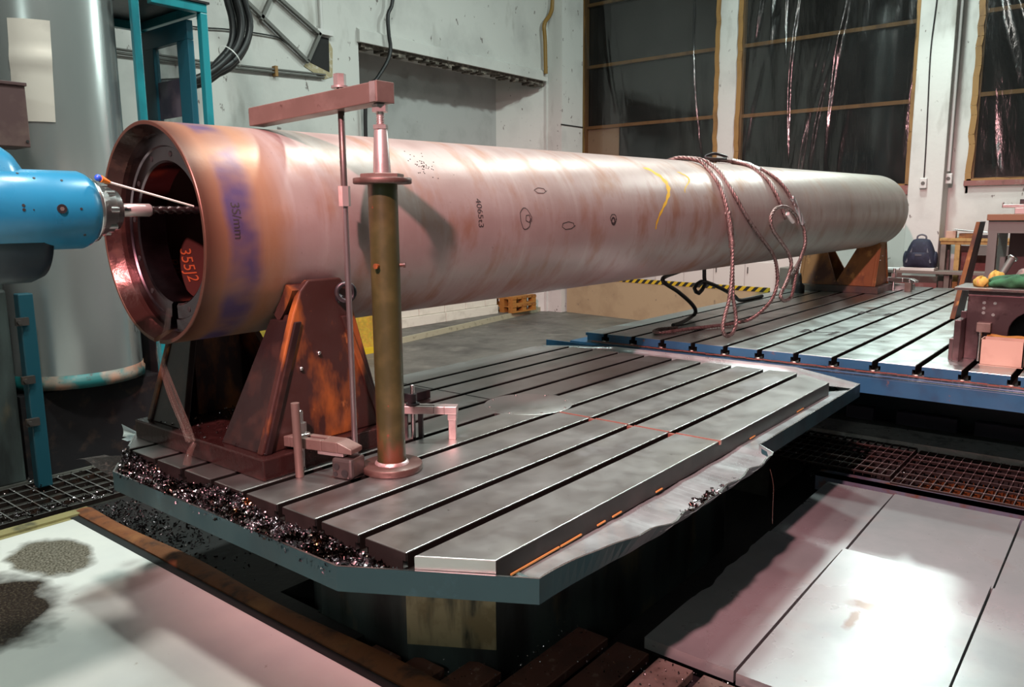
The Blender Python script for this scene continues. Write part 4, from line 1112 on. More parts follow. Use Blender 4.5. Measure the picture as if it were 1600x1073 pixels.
t = thing('strap_clamp', 'small grey clamp on the bed table beside the far saddle', 'clamp', (10.5,2.35,.79))
b = B(); strap((10.60,2.56,0), (-.10,-.42), .40, .10, .90, .05, (.1,.28), b); link('clamp_bar', b, GREYW if False else STEEL2, t, bev=.004)
b = B(); b.box((10.47,2.20,.79),(10.56,2.27,.90)); link('leg', b, BARST, t, bev=.003)
b = B(); b.cyl((10.57,2.42,.79),(10.57,2.42,1.06),.016); link('stud', b, BRIGHT, t)
b = B(); b.hexn((10.57,2.42,.952),(10.57,2.42,1.0),.034); link('nut', b, PINKST, t)
b = B(); b.box((10.70,2.22,.79),(10.80,2.60,.86)); solo('steel_bar', b, STEEL2, 'pale steel bar lying behind the small far clamp', 'bar')
b = B(); b.box((2.87,3.02,.752),(3.02,3.16,.80)); b.cyl((2.80,2.97,.765),(2.92,3.05,.765),.012); solo('clamp_block', b, BLACKST, 'dark clamp block lying in the pipe shadow on the turntable', 'block', bev=.004)

# ================================================================== SLINGS AND HOSES
rr = .016
t = thing('wire_sling', 'wire rope sling draped over the pipe, eye hanging almost to the bed table', 'sling', tuple(pip(4.1,.3)))
A1 = [(5.52,3.10,2.09),(5.55,2.95,2.145),(5.60,2.847,2.174),(5.66,2.72,2.145),(5.64,2.645,2.091),(5.595,2.534,1.978),(5.585,2.473,1.85),(5.605,2.453,1.742)]
b = B(); b.rope(A1, rr); link('rope', b, ROPE, t)
A2 = [(5.52,3.06,2.10),(5.60,2.93,2.16),(5.72,2.82,2.175),(5.82,2.73,2.145),(5.775,2.60,2.055),(5.774,2.477,1.886),(5.91,2.441,1.741),(6.22,2.444,1.571),(6.60,2.47,1.40),(6.77,2.49,1.243),(6.793,2.50,1.101),(6.70,2.52,.98),(6.55,2.60,.86),(6.45,2.72,.812),(6.2,2.80,.808),(5.9,2.90,.808),(5.66,2.96,.808),(5.60,3.04,.808),(5.75,3.08,.808),(5.92,3.0,.810)]
b = B(); b.rope(A2, rr); link('rope', b, ROPE, t)
b = B(); b.rope([(5.605,2.453,1.76),(5.645,2.446,1.64),(5.69,2.446,1.50)], rr*1.55, .06, 4); lab(link('splice', b, ROPE, t), 'thick spliced length above the eye')
b = B(); b.rope([(5.690,2.446,1.52),(5.700,2.444,1.285),(5.660,2.442,1.10),(5.585,2.440,.98),(5.555,2.440,.895),(5.60,2.440,.84),(5.675,2.440,.822),(5.755,2.440,.84),(5.80,2.440,.90),(5.790,2.442,.99),(5.735,2.444,1.12),(5.715,2.446,1.30),(5.690,2.448,1.51)], rr, .08); link('eye', b, ROPE, t)
t = thing('wire_sling', 'wire rope sling over the pipe nearer the far end, with a white-taped rope tail', 'sling', tuple(pip(4.9,.3)))
b = B(); b.rope([(6.10,2.95,2.160),(6.2,2.85,2.185),(6.45,2.82,2.185),(6.57,2.69,2.143),(6.55,2.54,2.04),(6.551,2.459,1.922),(6.607,2.42,1.807),(6.68,2.405,1.70)], rr); link('rope', b, ROPE, t)
b = B(); b.rope([(6.15,2.97,2.158),(6.3,2.85,2.187),(6.55,2.83,2.185),(6.68,2.68,2.139),(6.742,2.554,2.062),(6.80,2.471,1.965),(6.889,2.413,1.829),(7.007,2.395,1.719),(7.06,2.39,1.64)], rr); link('rope', b, ROPE, t)
b = B(); b.rope([(6.86,2.43,1.88),(6.95,2.405,1.77),(7.05,2.39,1.66)], rr*1.6, .05, 4); link('splice', b, ROPEG, t)
b = B(); b.rope([(6.52,2.835,2.19),(6.57,2.72,2.16),(6.60,2.62,2.11)], rr*1.5, .05, 4); link('splice', b, ROPEG, t)
b = B(); b.rope([(7.05,2.39,1.66),(7.11,2.388,1.584),(7.147,2.386,1.481),(7.07,2.386,1.371),(6.93,2.386,1.276),(6.742,2.386,1.166),(6.615,2.386,1.088),(6.591,2.386,1.046),(6.687,2.386,1.005),(6.84,2.386,1.019),(6.894,2.386,1.088),(6.941,2.386,1.208),(7.035,2.386,1.344),(7.13,2.386,1.47),(7.10,2.388,1.60)], rr, .08); link('eye', b, ROPE, t)
b = B(); b.rope([(6.82,2.345,1.66),(6.76,2.345,1.72),(6.67,2.343,1.755),(6.55,2.343,1.79),(6.398,2.343,1.80),(6.25,2.343,1.775),(6.174,2.345,1.699),(6.253,2.348,1.612),(6.435,2.350,1.52),(6.626,2.350,1.418),(6.716,2.352,1.317),(6.68,2.36,1.216),(6.60,2.37,1.117)], rr, .1); link('tail', b, ROPE, t)
b = B(); b.tube([(6.56,2.35,1.745),(6.64,2.35,1.70),(6.70,2.35,1.675)], .017, 10); lab(link('tail_end', b, WHITEP, t), 'white-taped rope end')
b = B(); b.tube(spline([(6.30,2.79,2.196),(6.14,2.83,2.19),(6.09,2.88,2.205),(6.18,2.84,2.235),(6.33,2.80,2.215)], .02), .012, 8); lab(link('shackle_loop', b, BLACKST, t), 'dark loop on the pipe top')
tube_thing('black_hose', [[(6.9,3.30,1.262),(6.3,3.2,1.245),(5.83,3.1,1.213),(6.12,3.1,1.089),(6.35,3.1,.98),(6.50,3.12,.90),(6.62,3.18,.845),(6.60,3.20,.82),(6.2,3.1,.815),(6.0,3.08,.815)]], .018, RUBBER, 'black hose hanging down under the pipe behind the sling eye', 'hose')
tube_thing('black_hose', [[(7.04,3.3,1.27),(7.05,3.3,1.14),(7.062,3.3,1.07),(6.941,3.3,1.0),(6.842,3.3,1.056),(6.975,3.3,1.107),(7.19,3.3,1.073),(7.495,3.3,.993),(7.82,3.32,.90),(8.2,3.40,.815),(8.8,3.40,.81)]], .020, RUBBER, 'black looped hose beneath the pipe, running to the far saddle', 'hose')
b = B(); b.box((10.02,3.50,.79),(10.30,3.66,1.06)); b.box((10.0,3.48,.79),(10.32,3.55,.84)); solo('wooden_block', b, GREYW, 'brown wooden block under the pipe left of the far saddle', 'block', bev=.01)
b = B(); b.lathe([(0,0),(0,.06),(.09,.06),(.12,.03),(.15,.025),(.2,.02),(.24,.012),(.24,0)], (9.6,3.25,.79), (0,0,1), 20); solo('oil_can', b, BLACKST, 'small black oil can standing in shadow left of the far saddle', 'oil can')

# ================================================================== SPINDLE HEAD
sy, sz = 2.775, 1.778
t = thing('spindle_head', 'bright blue boring spindle head with a drill reaching into the pipe mouth', 'machine head', (.9,sy,sz))
b = B()
prof = [(-.5,.0),(-.5,.215),(.045,.215),(.065,.210),(.085,.196),(.105,.168),(.118,.142),(.128,.128)]
b.lathe([(h+.90-.0,r) for h, r in prof], (0,sy+.125,sz-.005), (1,0,0), 48); link('gear_housing', b, MBLUE, t)
b = B(); b.lathe([(.50,.0),(.50,.127),(1.150,.127),(1.168,.120),(1.186,.106),(1.186,.0)], (0,sy,sz), (1,0,0), 56); ho = link('spindle_housing', b, MBLUE, t)
b = B(); b.lathe([(.55,0),(.55,.165),(1.01,.165),(1.045,.15),(1.045,.0)], (0,sy+.085,sz-.070), (1,0,0), 40); lab(link('lower_housing', b, DKBLUE, t), 'lower housing behind the bright one, its shade put into dark blue')  # machine blue turned near black: underside shade put into the colour
def onh(x, a): return V((x, sy-.1272*cos(a), sz+.1272*sin(a)))
def hole(x, a, r, m_=SEAM, nm='screw_hole', dep=.0):
    c = onh(x, a); nrm = V((0,-cos(a),sin(a))); q = B(); q.cyl(c-nrm*.004, c+nrm*(.001+dep), r, n=16); return link(nm, q, m_, ho)
for x, a, r in ((.945,.10,.0045),(.945,0,.0045),(.972,.0,.002),(.96,1.05,.004),(.998,.86,.004),(1.075,.80,.004),(1.11,.02,.004),(1.125,-.68,.0045),(1.01,-.95,.004)): hole(x,a,r)
h_ = hole(1.052, .02, .0145, BLACKST, 'socket_plug', .003)
q = B(); c = onh(1.052,.02)+V((0,-.003,0)); q.hexn(c, c+V((0,-.0015,0)), .007); link('hex_socket', q, CONDUIT, h_)
b = B(); b.lathe([(1.180,.0),(1.180,.104),(1.196,.106),(1.202,.098),(1.202,.086),(1.224,.086),(1.228,.078),(1.250,.078),(1.256,.068),(1.272,.068),(1.279,.058),(1.279,.0)], (0,sy,sz), (1,0,0), 40)
for k in range(8):
    a = 2*pi*k/8; c = V((1.222, sy+.076*cos(a), sz+.076*sin(a))); b.cyl(c, c+V((.028,0,0)), .011, n=10)
link('spindle_nose', b, BRIGHT, t)
b = B(); b.lathe([(1.262,.0),(1.262,.0225),(1.392,.0225),(1.398,.019),(1.398,.0)], (0,sy-.0,sz), (1,0,0), 24); th = link('tool_holder', b, mat('grey_sleeve_steel',(.40,.33,.32),.35,.6), t)
q = B(); q.cbox((1.302,sy-.0222,sz+.002),(.030,.003,.009)); link('drift_slot', q, SEAM, th)
b = B()
m = 60; vs = []; K = 10
for i in range(m+1):
    x = 1.392+.27*i/m; a0 = i*.42
    for k in range(K):
        a = 2*pi*k/K; r = .0145 if (k % 5) < 3 else .009
        if i > m-4: r *= (m-i)/4+.02
        vs.append((x, sy+r*cos(a+a0), sz+r*sin(a+a0)))
b.add(vs, [(i*K+k, i*K+(k+1)%K, (i+1)*K+(k+1)%K, (i+1)*K+k) for i in range(m) for k in range(K)], True)
link('drill_bit', b, mat('dark_drill_steel',(.045,.03,.03),.28,.8), t)
b = B(); b.cyl((1.178,2.665,1.880),(1.190,2.666,1.8745),.0085); b.ball((1.178,2.665,1.880),.0115,10); nz = lab(link('nozzle_joint', b, BLUEPL, t), 'blue plastic joint of the coolant nozzle')
b = B(); b.cyl((1.186,2.665,1.8765),(1.214,2.669,1.8665),.0120,.0060); lab(link('nozzle', b, ORANGE, t), 'orange plastic coolant nozzle')
b = B(); b.tube([(1.212,2.669,1.8672),(1.35,2.69,1.834),(1.53,2.72,1.791)], .0038, 8); lab(link('coolant_tube', b, WHPL, t), 'thin pale straight coolant tube')

# ================================================================== MACHINE COLUMN, GUARD AND CABIN
gx, gy, gr = 2.385, 6.05, .455
t = thing('column_guard', 'tall curved galvanised sheet guard of the machine column behind the pipe mouth', 'machine guard', (gx,gy,.6))
b = B(); b.grid(lambda u,v: (gx+gr*sin(-2.2+4.0*u), gy-gr*cos(-2.2+4.0*u), .69+6.3*v), 60, 6); link('curved_sheet', b, GALV, t)
b = B(); b.lathe([(0,gr-.01),(0,gr+.012),(.055,gr+.014),(.062,gr+.004),(.095,gr+.004),(.095,gr-.01)], (gx,gy,.60), (0,0,1), 72); lab(link('bottom_ring', b, mat('teal_rusty_ring',(.012,.13,.13),.45,.1,[((.35,.18,.12),2.2,.46,.56,O1),((.03,.03,.03),20,.6,.68,O1)]), t), 'teal ring along the lower edge with paint worn off')
b = B(); b.box((2.800,5.60,.60),(2.858,5.64,6.9)); link('edge_post', b, TEAL, t, bev=.006)
def ong(a, z, off): return (gx+(gr+off)*sin(a), gy-(gr+off)*cos(a), z)
b = B()  # added pale sheet stands for a bright reflection in the guard
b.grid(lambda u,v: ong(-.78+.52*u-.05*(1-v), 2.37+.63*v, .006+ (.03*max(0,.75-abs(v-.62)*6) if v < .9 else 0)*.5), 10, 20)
lab(link('reflection_sheet', b, GALVP, t), 'bright rectangular reflection on the guard, shaped as a pale sheet')
b = B(); b.grid(lambda u,v: ong(.72+.12*u, .93+.55*v, .004), 4, 2); link('lower_patch', b, GALV, t)
b = B(); b.box((2.86,5.64,.78),(2.96,5.65,.96)); dp = lab(link('data_plate', b, GALVP, t), 'small slanted data plate with dark lines')
q = B()
for k in range(7): q.box((2.867,5.638,.80+.021*k),(2.953,5.6395,.806+.021*k))
link('plate_lines', q, SEAM, dp)
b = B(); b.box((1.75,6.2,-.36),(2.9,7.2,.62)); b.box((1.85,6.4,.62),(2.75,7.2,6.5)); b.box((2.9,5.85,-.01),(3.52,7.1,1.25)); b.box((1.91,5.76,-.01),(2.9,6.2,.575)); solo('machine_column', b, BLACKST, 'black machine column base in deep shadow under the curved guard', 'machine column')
b = B(); b.box((1.70,5.76,-.01),(1.90,6.1,1.30)); b.box((1.60,5.8,1.0),(1.9,6.05,1.36)); solo('machine_bed', b, PEDEST, 'stained dark machine casting at the left picture edge', 'machine casting', bev=.02)
t = thing('teal_pillar', 'narrow dark teal upright with bolted lugs at the left picture edge', 'pillar', (1.93,5.62,0))
b = B(); b.box((1.895,5.56,-.01),(1.985,5.64,1.28)); link('upright', b, mat('dark_teal_paint',(.008,.06,.085),.4), t, bev=.008)
for z in (.42,.70,1.08):
    q = B(); q.box((1.86,5.53,z),(1.935,5.56,z+.05)); q.cyl((1.875,5.53,z+.025),(1.875,5.51,z+.025),.014,n=6); link('lug', q, DKSTEEL, t)
b = B(); b.box((1.73,5.30,2.175),(1.968,5.55,2.545)); 
t = thing('control_box', 'dull brown box at the left picture edge above the blue spindle head', 'box', (1.92,5.42,2.17))
link('housing', b, PAINTBR, t, bev=.006)
q = B(); q.box((1.73,5.29,2.53),(1.975,5.56,2.55)); link('lid', q, PAINTBR, t, bev=.003)
for x in (1.95,): 
    q = B(); q.cyl((x,5.30,2.21),(x,5.294,2.21),.008); link('screw', q, SEAM, t)
b = B(); b.box((1.42,5.40,-.01),(1.50,5.48,2.20)); b.box((1.42,5.40,2.20),(1.735,5.48,2.28)); solo('box_bracket', b, BLACKST, 'dark post and arm carrying the dull brown box from the left', 'bracket')

t = thing('machine_cabin', 'teal framed glazed cabin right of the galvanised guard', 'cabin', (3.1,5.9,0))
def post(p, w, d, z0=.0, z1=3.235, nm='post', m_=TEAL):
    q = B(); q.box((p[0]-w/2,p[1]-d/2,z0),(p[0]+w/2,p[1]+d/2,z1)); return link(nm, q, m_, t, bev=.006)
post((3.325,5.60),.055,.06); post((3.325,6.5),.06,.06)
q = B(); q.box((2.93,5.57,3.235),(3.353,5.63,3.30)); link('top_rail', q, TEAL, t, bev=.005)
q = B(); q.box((3.295,5.63,3.235),(3.353,6.47,3.30)); link('side_rail', q, TEAL, t, bev=.005)
q = B(); q.box((2.86,6.47,3.235),(3.355,6.53,3.30)); link('rear_rail', q, TEAL, t, bev=.005)
q = B(); q.box((2.86,5.58,.9),(3.35,5.62,1.0)); link('lower_rail', q, TEAL, t, bev=.005)
q = B(); q.box((2.86,5.56,3.30),(3.37,6.54,3.315)); link('roof_sheet', q, BLACKST, t)
DT = mat('deep_teal_paint',(.008,.085,.12),.4)
q = B(); q.box((3.255,5.70,1.0),(3.305,5.86,3.06)); q.box((3.255,6.22,1.0),(3.305,6.40,3.06)); q.box((3.255,5.70,3.06),(3.305,6.40,3.20)); link('door_frame', q, DT, t, bev=.004)
q = B(); q.box((3.278,5.86,1.0),(3.284,6.22,3.06)); link('door_glass', q, CABGLASS, t)
q = B(); q.box((3.270,5.87,2.52),(3.277,6.21,2.80)); lab(link('door_poster', q, mat('smoked_panel',(.12,.11,.14),.4,.2,[((.05,.05,.08),4,.45,.6,O1)]), t), 'smoked panel in the cabin door')

# ================================================================== RIGHT-HAND OBJECTS ON THE BED TABLE
t = thing('angle_fixture', 'brown machined angle fixture with an arched opening at right edge of the bed table', 'fixture', (5.45,.5,.79))
b = B()
arc = [(.44+.205*cos(a), .995+.20*sin(a)) for a in [pi*i/14 for i in range(15)]]
poly = [(.78,.79),(.78,1.275),(-.3,1.275),(-.3,.79)] + [(.235,.79)] + arc[::1][::1] + [(.645,.79)][::-1]
poly = [(.885,.79),(.885,1.215),(-.3,1.215),(-.3,.79),(.235,.79)] + [(.44-.205*cos(pi*i/14), .985+.16*sin(pi*i/14)) for i in range(15)] + [(.645,.79)]
FIX = mat('brown_machined_fixture',(.085,.052,.055),.32,.7,[((.15,.10,.10),6,.5,.7,O1),((.05,.03,.03),14,.6,.7,O1)],(30,.1,.002))
b.prism(poly, 'x', 5.86, 5.95); link('front_plate', b, FIX, t, bev=.005)
b = B(); b.box((5.86,-.3,1.215),(6.35,.885,1.245)); link('top_plate', b, FIX, t, bev=.004)
b = B(); b.box((5.95,.80,.79),(6.30,.885,1.215)); link('side_plate', b, DKSTEEL, t, bev=.004)
b = B(); b.box((5.70,.885,.79),(5.90,.925,1.06)); b.prism([(5.90,.79),(6.35,.79),(6.35,.95),(5.90,1.10)], 'y', .885,.925); b.box((5.75,.925,.79),(5.88,.955,.93)); link('side_bracket', b, FIX, t, bev=.004)
b = B()
for y, z in ((.79,1.165),(.73,1.165),(.79,1.13),(.79,1.10),(.735,1.09)):
    b = B(); b.cyl((5.858,y,z),(5.861,y,z),.010,n=12); lab(link('drilled_hole', b, BRIGHT, t), 'bright drilled hole')
b = B(); b.box((5.80,.735,.98),(5.87,.815,1.04)); link('cross_bar', b, BARST, t, bev=.003)
b = B(); b.cyl((5.80,.79,.79),(5.80,.79,.98),.010); lab(link('shiny_stud', b, BRIGHT, t), 'shiny violet-white stud')
for y in (.50,.30):
    q = B(); q.box((6.0,y-.05,.79),(6.1,y+.05,1.02)); q.cyl((6.05,y,1.02),(6.05,y,1.12),.03); link('inner_lug', q, BLACKST, t)
b = B(); b.box((6.30,-.3,.79),(6.35,.80,1.215)); link('arch_shade_sheet', b, BLACKST, t)  # black sheet added as the shade inside the arched opening
b = B(); b.box((6.0,.38,.95),(6.06,.45,1.24)); b.box((6.0,.27,.95),(6.06,.33,1.24)); link('inner_rib', b, BARST, t)

t = thing('cardboard_box', 'small open cardboard box on the bed table in front of the arched fixture', 'box', (5.76,.66,.79))
b = B(); w = .006; x0,x1,y0,y1,z1 = 5.66,5.815,.53,.765,.955
for a, c in (((x0,y0,.795),(x0+w,y1,z1)),((x1-w,y0,.795),(x1,y1,z1)),((x0,y0,.795),(x1,y0+w,z1)),((x0,y1-w,.795),(x1,y1,z1)),((x0,y0,.79),(x1,y1,.797))): b.box(a, c)
link('carton', b, CARD, t)
b = B(); b.grid(lambda u,v: (x1+.03*v, y0+.01+(y1-y0-.02)*u, z1-.002+.012*v+.004*sin(u*9)), 8, 2); lab(link('flap', b, CARDIN, t), 'orange-brown inner flap')

def blob(name, c, sx, sy_, sz_, m_, lbl, cat, seed, amp=.18):
    b = B(); r = random.Random(seed); ph = [r.uniform(0,6.3) for _ in range(6)]
    def fn(u, v):
        th = pi*v; p = 2*pi*u
        k = 1+amp*(sin(3*p+ph[0])*sin(2*th+ph[1])+.6*sin(5*p+ph[2])*sin(3*th+ph[3])+.4*sin(9*p+ph[4])*sin(5*th+ph[5]))
        return (c[0]+sx*sin(th)*cos(p)*k, c[1]+sy_*sin(th)*sin(p)*k, max(c[2]-sz_*.55, c[2]+sz_*cos(th)*k))
    b.grid(fn, 36, 18); return solo(name, b, m_, lbl, cat)
ZF = 1.245
b = B(); b.box((5.80,-.25,ZF),(6.20,.96,ZF+.018)); solo('tool_tray', b, DKSTEEL, 'dark sheet lying on top of the arched fixture', 'tray', bev=.003)
ZF += .018
blob('green_rag', (5.98,.63,ZF+.028), .10,.16,.05, GREENR, 'green rag lying on top of the fixture', 'rag', 3)
blob('work_glove', (5.95,.83,ZF+.022), .045,.045,.04, YELG, 'pale yellow work glove at the corner of the fixture top', 'glove', 4)
blob('work_glove', (6.09,.77,ZF+.033), .06,.05,.06, YELG, 'yellow and pink work glove behind the pale yellow one', 'glove', 9)
blob('grey_rag', (6.12,.56,ZF+.045), .09,.10,.08, GREYR, 'crumpled grey rag behind the green rag', 'rag', 6)
t = thing('hand_tool', 'dark round tool with a bright open end leaning up on the rags', 'tool', (6.15,.63,ZF+.05))
b = B(); b.cyl((6.14,.755,ZF+.04),(6.22,.70,ZF+.175),.022); link('handle', b, CONDUIT, t)
b = B(); b.lathe([(0,.022),(.0,.031),(.012,.032),(.012,.024)], (6.22,.70,ZF+.17), (.45,-.35,.75), 24); link('end_ring', b, BRIGHT, t)
b = B(); b.box((5.90,.20,ZF),(6.05,.42,ZF+.014)); solo('white_folder', b, PAPER, 'white sheet beside the green rag at picture edge', 'paper')
b = B(); b.box((6.15,.15,ZF),(6.30,.42,ZF+.05)); b.box((6.12,.17,ZF+.05),(6.30,.40,ZF+.07)); solo('steel_block', b, BARST, 'flat steel blocks stacked at the right end of the fixture top', 'block', bev=.003)

# dark worktable farther back
t = thing('work_table', 'dark steel worktable with a brown top at the right picture edge', 'table', (8.4,.8,0))
b = B(); b.box((8.1,-.6,1.67),(8.9,1.13,1.725)); link('top', b, mat('brown_table_top',(.20,.09,.045),.6), t, bev=.005)
b = B(); b.box((8.14,-.5,1.56),(8.2,1.06,1.67)); b.box((8.14,1.06,1.56),(8.86,1.12,1.67)); link('frame', b, CONDUIT, t)
for x, y in ((8.17,1.08),(8.80,1.08),(8.17,-.4),(8.80,-.4)):
    q = B(); q.box((x-.035,y-.035,.79),(x+.035,y+.035,1.56)); link('leg', q, CONDUIT, t)
b = B(); b.box((8.75,-.4,.85),(8.80,1.02,1.55)); lab(link('back_panel', b, mat('dark_red_panel',(.06,.025,.024),.7), t), 'reddish panel between the legs')
t = thing('leaning_board', 'tall dark board leaning against the end of the worktable', 'board', (8.3,1.28,.79))
b = B(); b.add([(8.02,1.30,.795),(8.30,1.28,.795),(8.30,1.165,1.66),(8.02,1.165,1.66),(8.02,1.34,.795),(8.30,1.32,.795),(8.30,1.195,1.66),(8.02,1.195,1.66)], [(0,1,2,3),(7,6,5,4),(0,4,5,1),(1,5,6,2),(2,6,7,3),(3,7,4,0)]); link('board', b, BLACKST, t)
q = B(); q.add([(8.0,1.30,.79),(8.02,1.30,.79),(8.02,1.165,1.66),(8.0,1.165,1.66),(8.0,1.34,.79),(8.02,1.34,.79),(8.02,1.195,1.66),(8.0,1.195,1.66)], [(0,1,2,3),(7,6,5,4),(0,4,5,1),(1,5,6,2),(2,6,7,3),(3,7,4,0)]); lab(link('edge', q, RUSTOR, t), 'rusty brown board edge')
b = B(); b.box((8.3,.60,1.78),(8.36,1.05,1.81)); b.box((8.3,.60,1.725),(8.36,.72,1.78)); b.box((8.3,.82,1.725),(8.36,.95,1.78)); b.box((8.3,1.04,1.78),(8.36,1.05,1.83)); solo('steel_fork', b, PINKST, 'pinkish two-legged steel piece on the worktable top', 'steel part', bev=.004)
rnd = random.Random(2)
rk = thing('tool_rack', 'small dark rack of upright tool holders on the worktable', 'tool rack', (8.5,.75,1.725))
b = B(); b.box((8.42,.45,1.725),(8.60,.93,1.855)); link('rack', b, BLACKST, rk)
for k in range(9):
    y = .48+.05*k; h = .06+.08*(1-(k/9))*rnd.uniform(.6,1.1)
    q = B(); q.cyl((8.5,y,1.85),(8.5,y,1.85+h),.017,.013,n=12); lab(link('tool_holder', q, BLACKST, rk), 'upright dark tool holder')

# bench with backpack and shelf by the back wall
t = thing('plank_bench', 'long grey-brown plank bench along the back wall under the bag', 'bench', (11.8,2.2,0))
b = B(); b.box((11.72,1.55,.925),(12.05,2.86,.965)); link('plank', b, GREYW, t, bev=.004)
for y in (1.62,2.05,2.78):
    q = B(); q.box((11.78,y-.03,0),(11.84,y+.03,.925)); q.box((11.95,y-.03,0),(12.01,y+.03,.925)); link('leg', q, GREYW, t)
b = B(); b.box((11.74,2.20,.965),(12.0,2.62,1.005)); solo('pale_board', b, WHITEPL, 'short pale board lying under the navy bag', 'board', bev=.004)
b = B(); b.box((11.76,2.64,.965),(11.98,2.84,.985)); solo('paper_sheet', b, PAPER, 'greenish-white papers on the plank left of the navy bag', 'paper')
t = thing('backpack', 'navy blue backpack standing on the plank bench by the pillar', 'bag', (11.86,2.40,1.005))
b = B(); M_ = 24; lev = [(0,.195,.10),(.02,.205,.11),(.10,.20,.115),(.20,.175,.105),(.27,.150,.095),(.33,.125,.08),(.37,.10,.06),(.385,.06,.035),(.388,0,0)]
vs = []
for z, a, d in lev:
    for k in range(M_):
        p = 2*pi*k/M_; c_, s_ = cos(p), sin(p)
        vs.append((11.86+d*math.copysign(abs(c_)**.6,c_), 2.40+a*math.copysign(abs(s_)**.6,s_), 1.006+z))
fs = [(i*M_+k, i*M_+(k+1)%M_, (i+1)*M_+(k+1)%M_, (i+1)*M_+k) for i in range(len(lev)-1) for k in range(M_)]
b.add(vs, fs, True); b.add(vs[:M_], [tuple(range(M_))[::-1]]); link('body', b, DENIM, t)
b = B(); b.grid(lambda u,v: (11.742-.028*sin(pi*min(1,u*1))*sin(pi*v)**.5, 2.40+(.155-.03*v)*(2*u-1), 1.02+.19*v), 14, 10); pk = link('front_pocket', b, DENIM, t)
q = B(); q.box((11.715,2.36,1.165),(11.735,2.44,1.19)); lab(link('badge', q, STRAP, t), 'small grey badge')
for sg in (-1, 1):
    q = B(); q.ball((11.86,2.40+sg*.185,1.115),.095,14,(.75,.33,1.15)); link('side_pocket', q, DENIM, t)
    q = B(); q.bar((11.735,2.40+sg*.15,1.07),(11.78,2.40+sg*.075,1.30),.018,.006,(1,0,0)); link('strap', q, STRAP, t)
q = B(); q.tube(spline([(11.86,2.455,1.385),(11.86,2.45,1.425),(11.86,2.40,1.445),(11.86,2.35,1.425),(11.86,2.345,1.385)], .01), .011, 8); link('carry_handle', q, STRAP, t)
t = thing('wooden_shelf', 'pine-topped shelf table in the corner right of the navy bag', 'table', (12.260,1.95,0))
b = B(); b.box((12.060,1.25,1.355),(12.460,2.22,1.395)); b.box((12.080,1.25,1.31),(12.440,2.21,1.355)); link('top', b, WOOD, t, bev=.004)
for x, y, m_ in ((12.110,2.17,GREYW),(12.410,2.17,GREYW),(12.110,2.0,WOOD),(12.130,1.30,GREYW)):
    q = B(); q.box((x-.03,y-.03,0),(x+.03,y+.03,1.31)); link('leg', q, m_, t)
q = B(); q.box((12.090,1.35,1.17),(12.110,1.85,1.30)); lab(link('drawer_front', q, CONDUIT, t, bev=.003), 'grey drawer front')
b = B(); b.box((12.120,2.04,1.395),(12.220,2.16,1.49)); solo('small_carton', b, CARD, 'small pale carton at the left end of the pine shelf', 'box', bev=.003)
b = B(); b.box((12.110,1.78,1.395),(12.300,2.0,1.46)); solo('parts_box', b, RUSTOR, 'small orange-brown box under the papers on the pine shelf', 'box', bev=.003)
b = B(); b.grid(lambda u,v: (12.090+.24*v, 1.62+.46*u, 1.468+.05*(u-.15)+.012*sin(u*6)*sin(v*3)), 12, 6); b.grid(lambda u,v: (12.090+.24*v, 1.62+.46*u, 1.474+.05*(u-.15)+.012*sin(u*6+.2)*sin(v*3)), 12, 6); solo('loose_papers', b, PAPER, 'white papers lying over the boxes on the pine shelf', 'paper')
b = B(); b.box((12.110,1.56,1.395),(12.280,1.76,1.44)); solo('dark_case', b, BLACKST, 'flat dark case on the pine shelf', 'case', bev=.004)

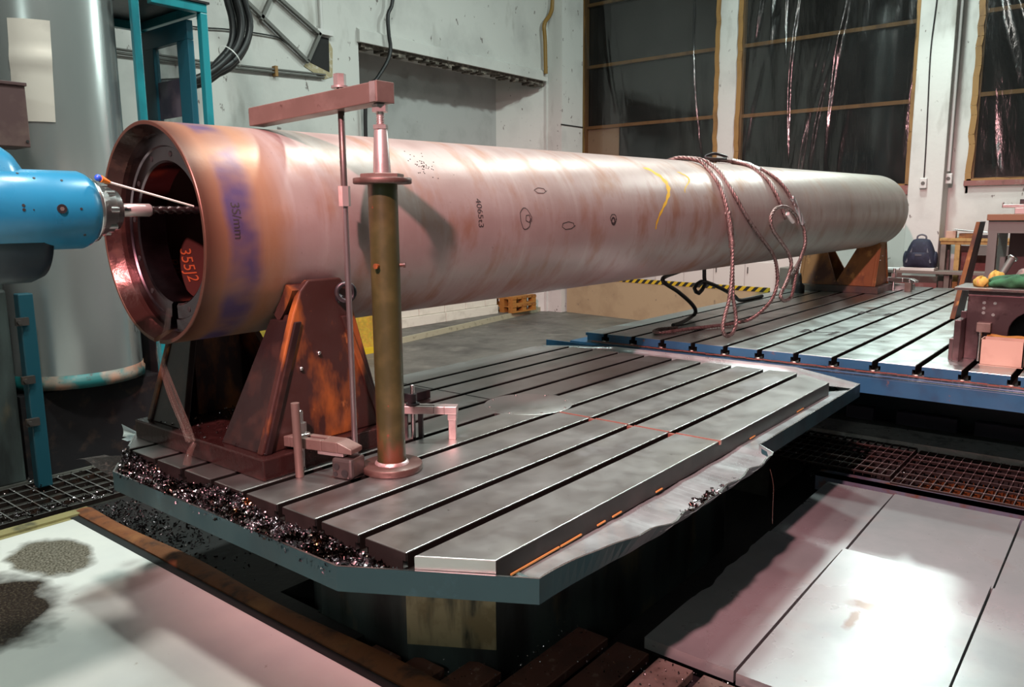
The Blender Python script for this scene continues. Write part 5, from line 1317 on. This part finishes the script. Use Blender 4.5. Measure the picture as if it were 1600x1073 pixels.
# ================================================================== CAMERA AND LIGHT
cd = bpy.data.cameras.new('camera'); cam = bpy.data.objects.new('camera', cd); COL.objects.link(cam)
yaw, pit, rol = .67897, -.16216, -.00804
f = V((cos(pit)*cos(yaw), cos(pit)*sin(yaw), sin(pit))); r = V((sin(yaw), -cos(yaw), 0)); u = r.cross(f)
r2 = r*cos(rol)+u*sin(rol); u2 = u*cos(rol)-r*sin(rol)
M = Matrix((( r2.x,u2.x,-f.x,0),( r2.y,u2.y,-f.y,0),( r2.z,u2.z,-f.z,1.75),(0,0,0,1)))
cam.matrix_world = M
cd.sensor_width = 36; cd.lens = 1225.0*36/1600; cd.clip_end = 60; cd.clip_start = .05
SC.camera = cam

def area(name, loc, target, size, power, col, shape='DISK', spread=pi):
    l = bpy.data.lights.new(name, 'AREA'); l.shape = shape; l.size = size; l.energy = power; l.color = col; l.spread = spread
    o = bpy.data.objects.new(name, l); COL.objects.link(o); o.location = loc
    o.rotation_euler = (V(target)-V(loc)).to_track_quat('-Z','Y').to_euler(); return o
PINK = (1.0,.47,.49); COOL = (.84,1.0,.94)
def spot(name, loc, target, power, col, size, blend, rad):
    l = bpy.data.lights.new(name, 'SPOT'); l.energy = power; l.color = col; l.spot_size = radians(size); l.spot_blend = blend; l.shadow_soft_size = rad
    o = bpy.data.objects.new(name, l); COL.objects.link(o); o.location = loc
    o.rotation_euler = (V(target)-V(loc)).to_track_quat('-Z','Y').to_euler(); return o
spot('machine_floodlight', (-1.8,.32,5.35), (4.2,2.75,1.75), 3700, PINK, 55, .55, .10)
area('hall_lamp', (2.0,2.85,7.6), (2.0,2.85,0), .6, 250, COOL)
area('hall_lamp', (5.6,2.80,7.6), (5.6,2.80,0), .6, 290, COOL)
area('hall_lamp', (9.6,2.80,7.6), (9.6,2.80,0), .6, 310, COOL)
area('hall_lamp', (.3,1.2,7.4), (.3,1.2,0), .6, 300, (1.0,.97,.90))
area('pillar_floodlight', (11.7,2.3,5.0), (4.0,.8,0), .4, 125, COOL)
area('rear_fill', (-5.4,-1.6,4.5), (5.0,1.0,.6), .6, 55, COOL)  # unseen fill light added to lift the kerb and front faces
w = bpy.data.worlds.new('night'); SC.world = w; w.use_nodes = True
w.node_tree.nodes['Background'].inputs[0].default_value = (.02,.022,.024,1); w.node_tree.nodes['Background'].inputs[1].default_value = .25
SC.view_settings.view_transform = 'Standard'; SC.view_settings.look = 'None'; SC.view_settings.gamma = 1; SC.view_settings.exposure = 0.0
SC.view_settings.use_curve_mapping = False
SC.cycles.use_denoising = True
SC.cycles.diffuse_bounces = 2; SC.cycles.max_bounces = 6; SC.cycles.transparent_max_bounces = 12
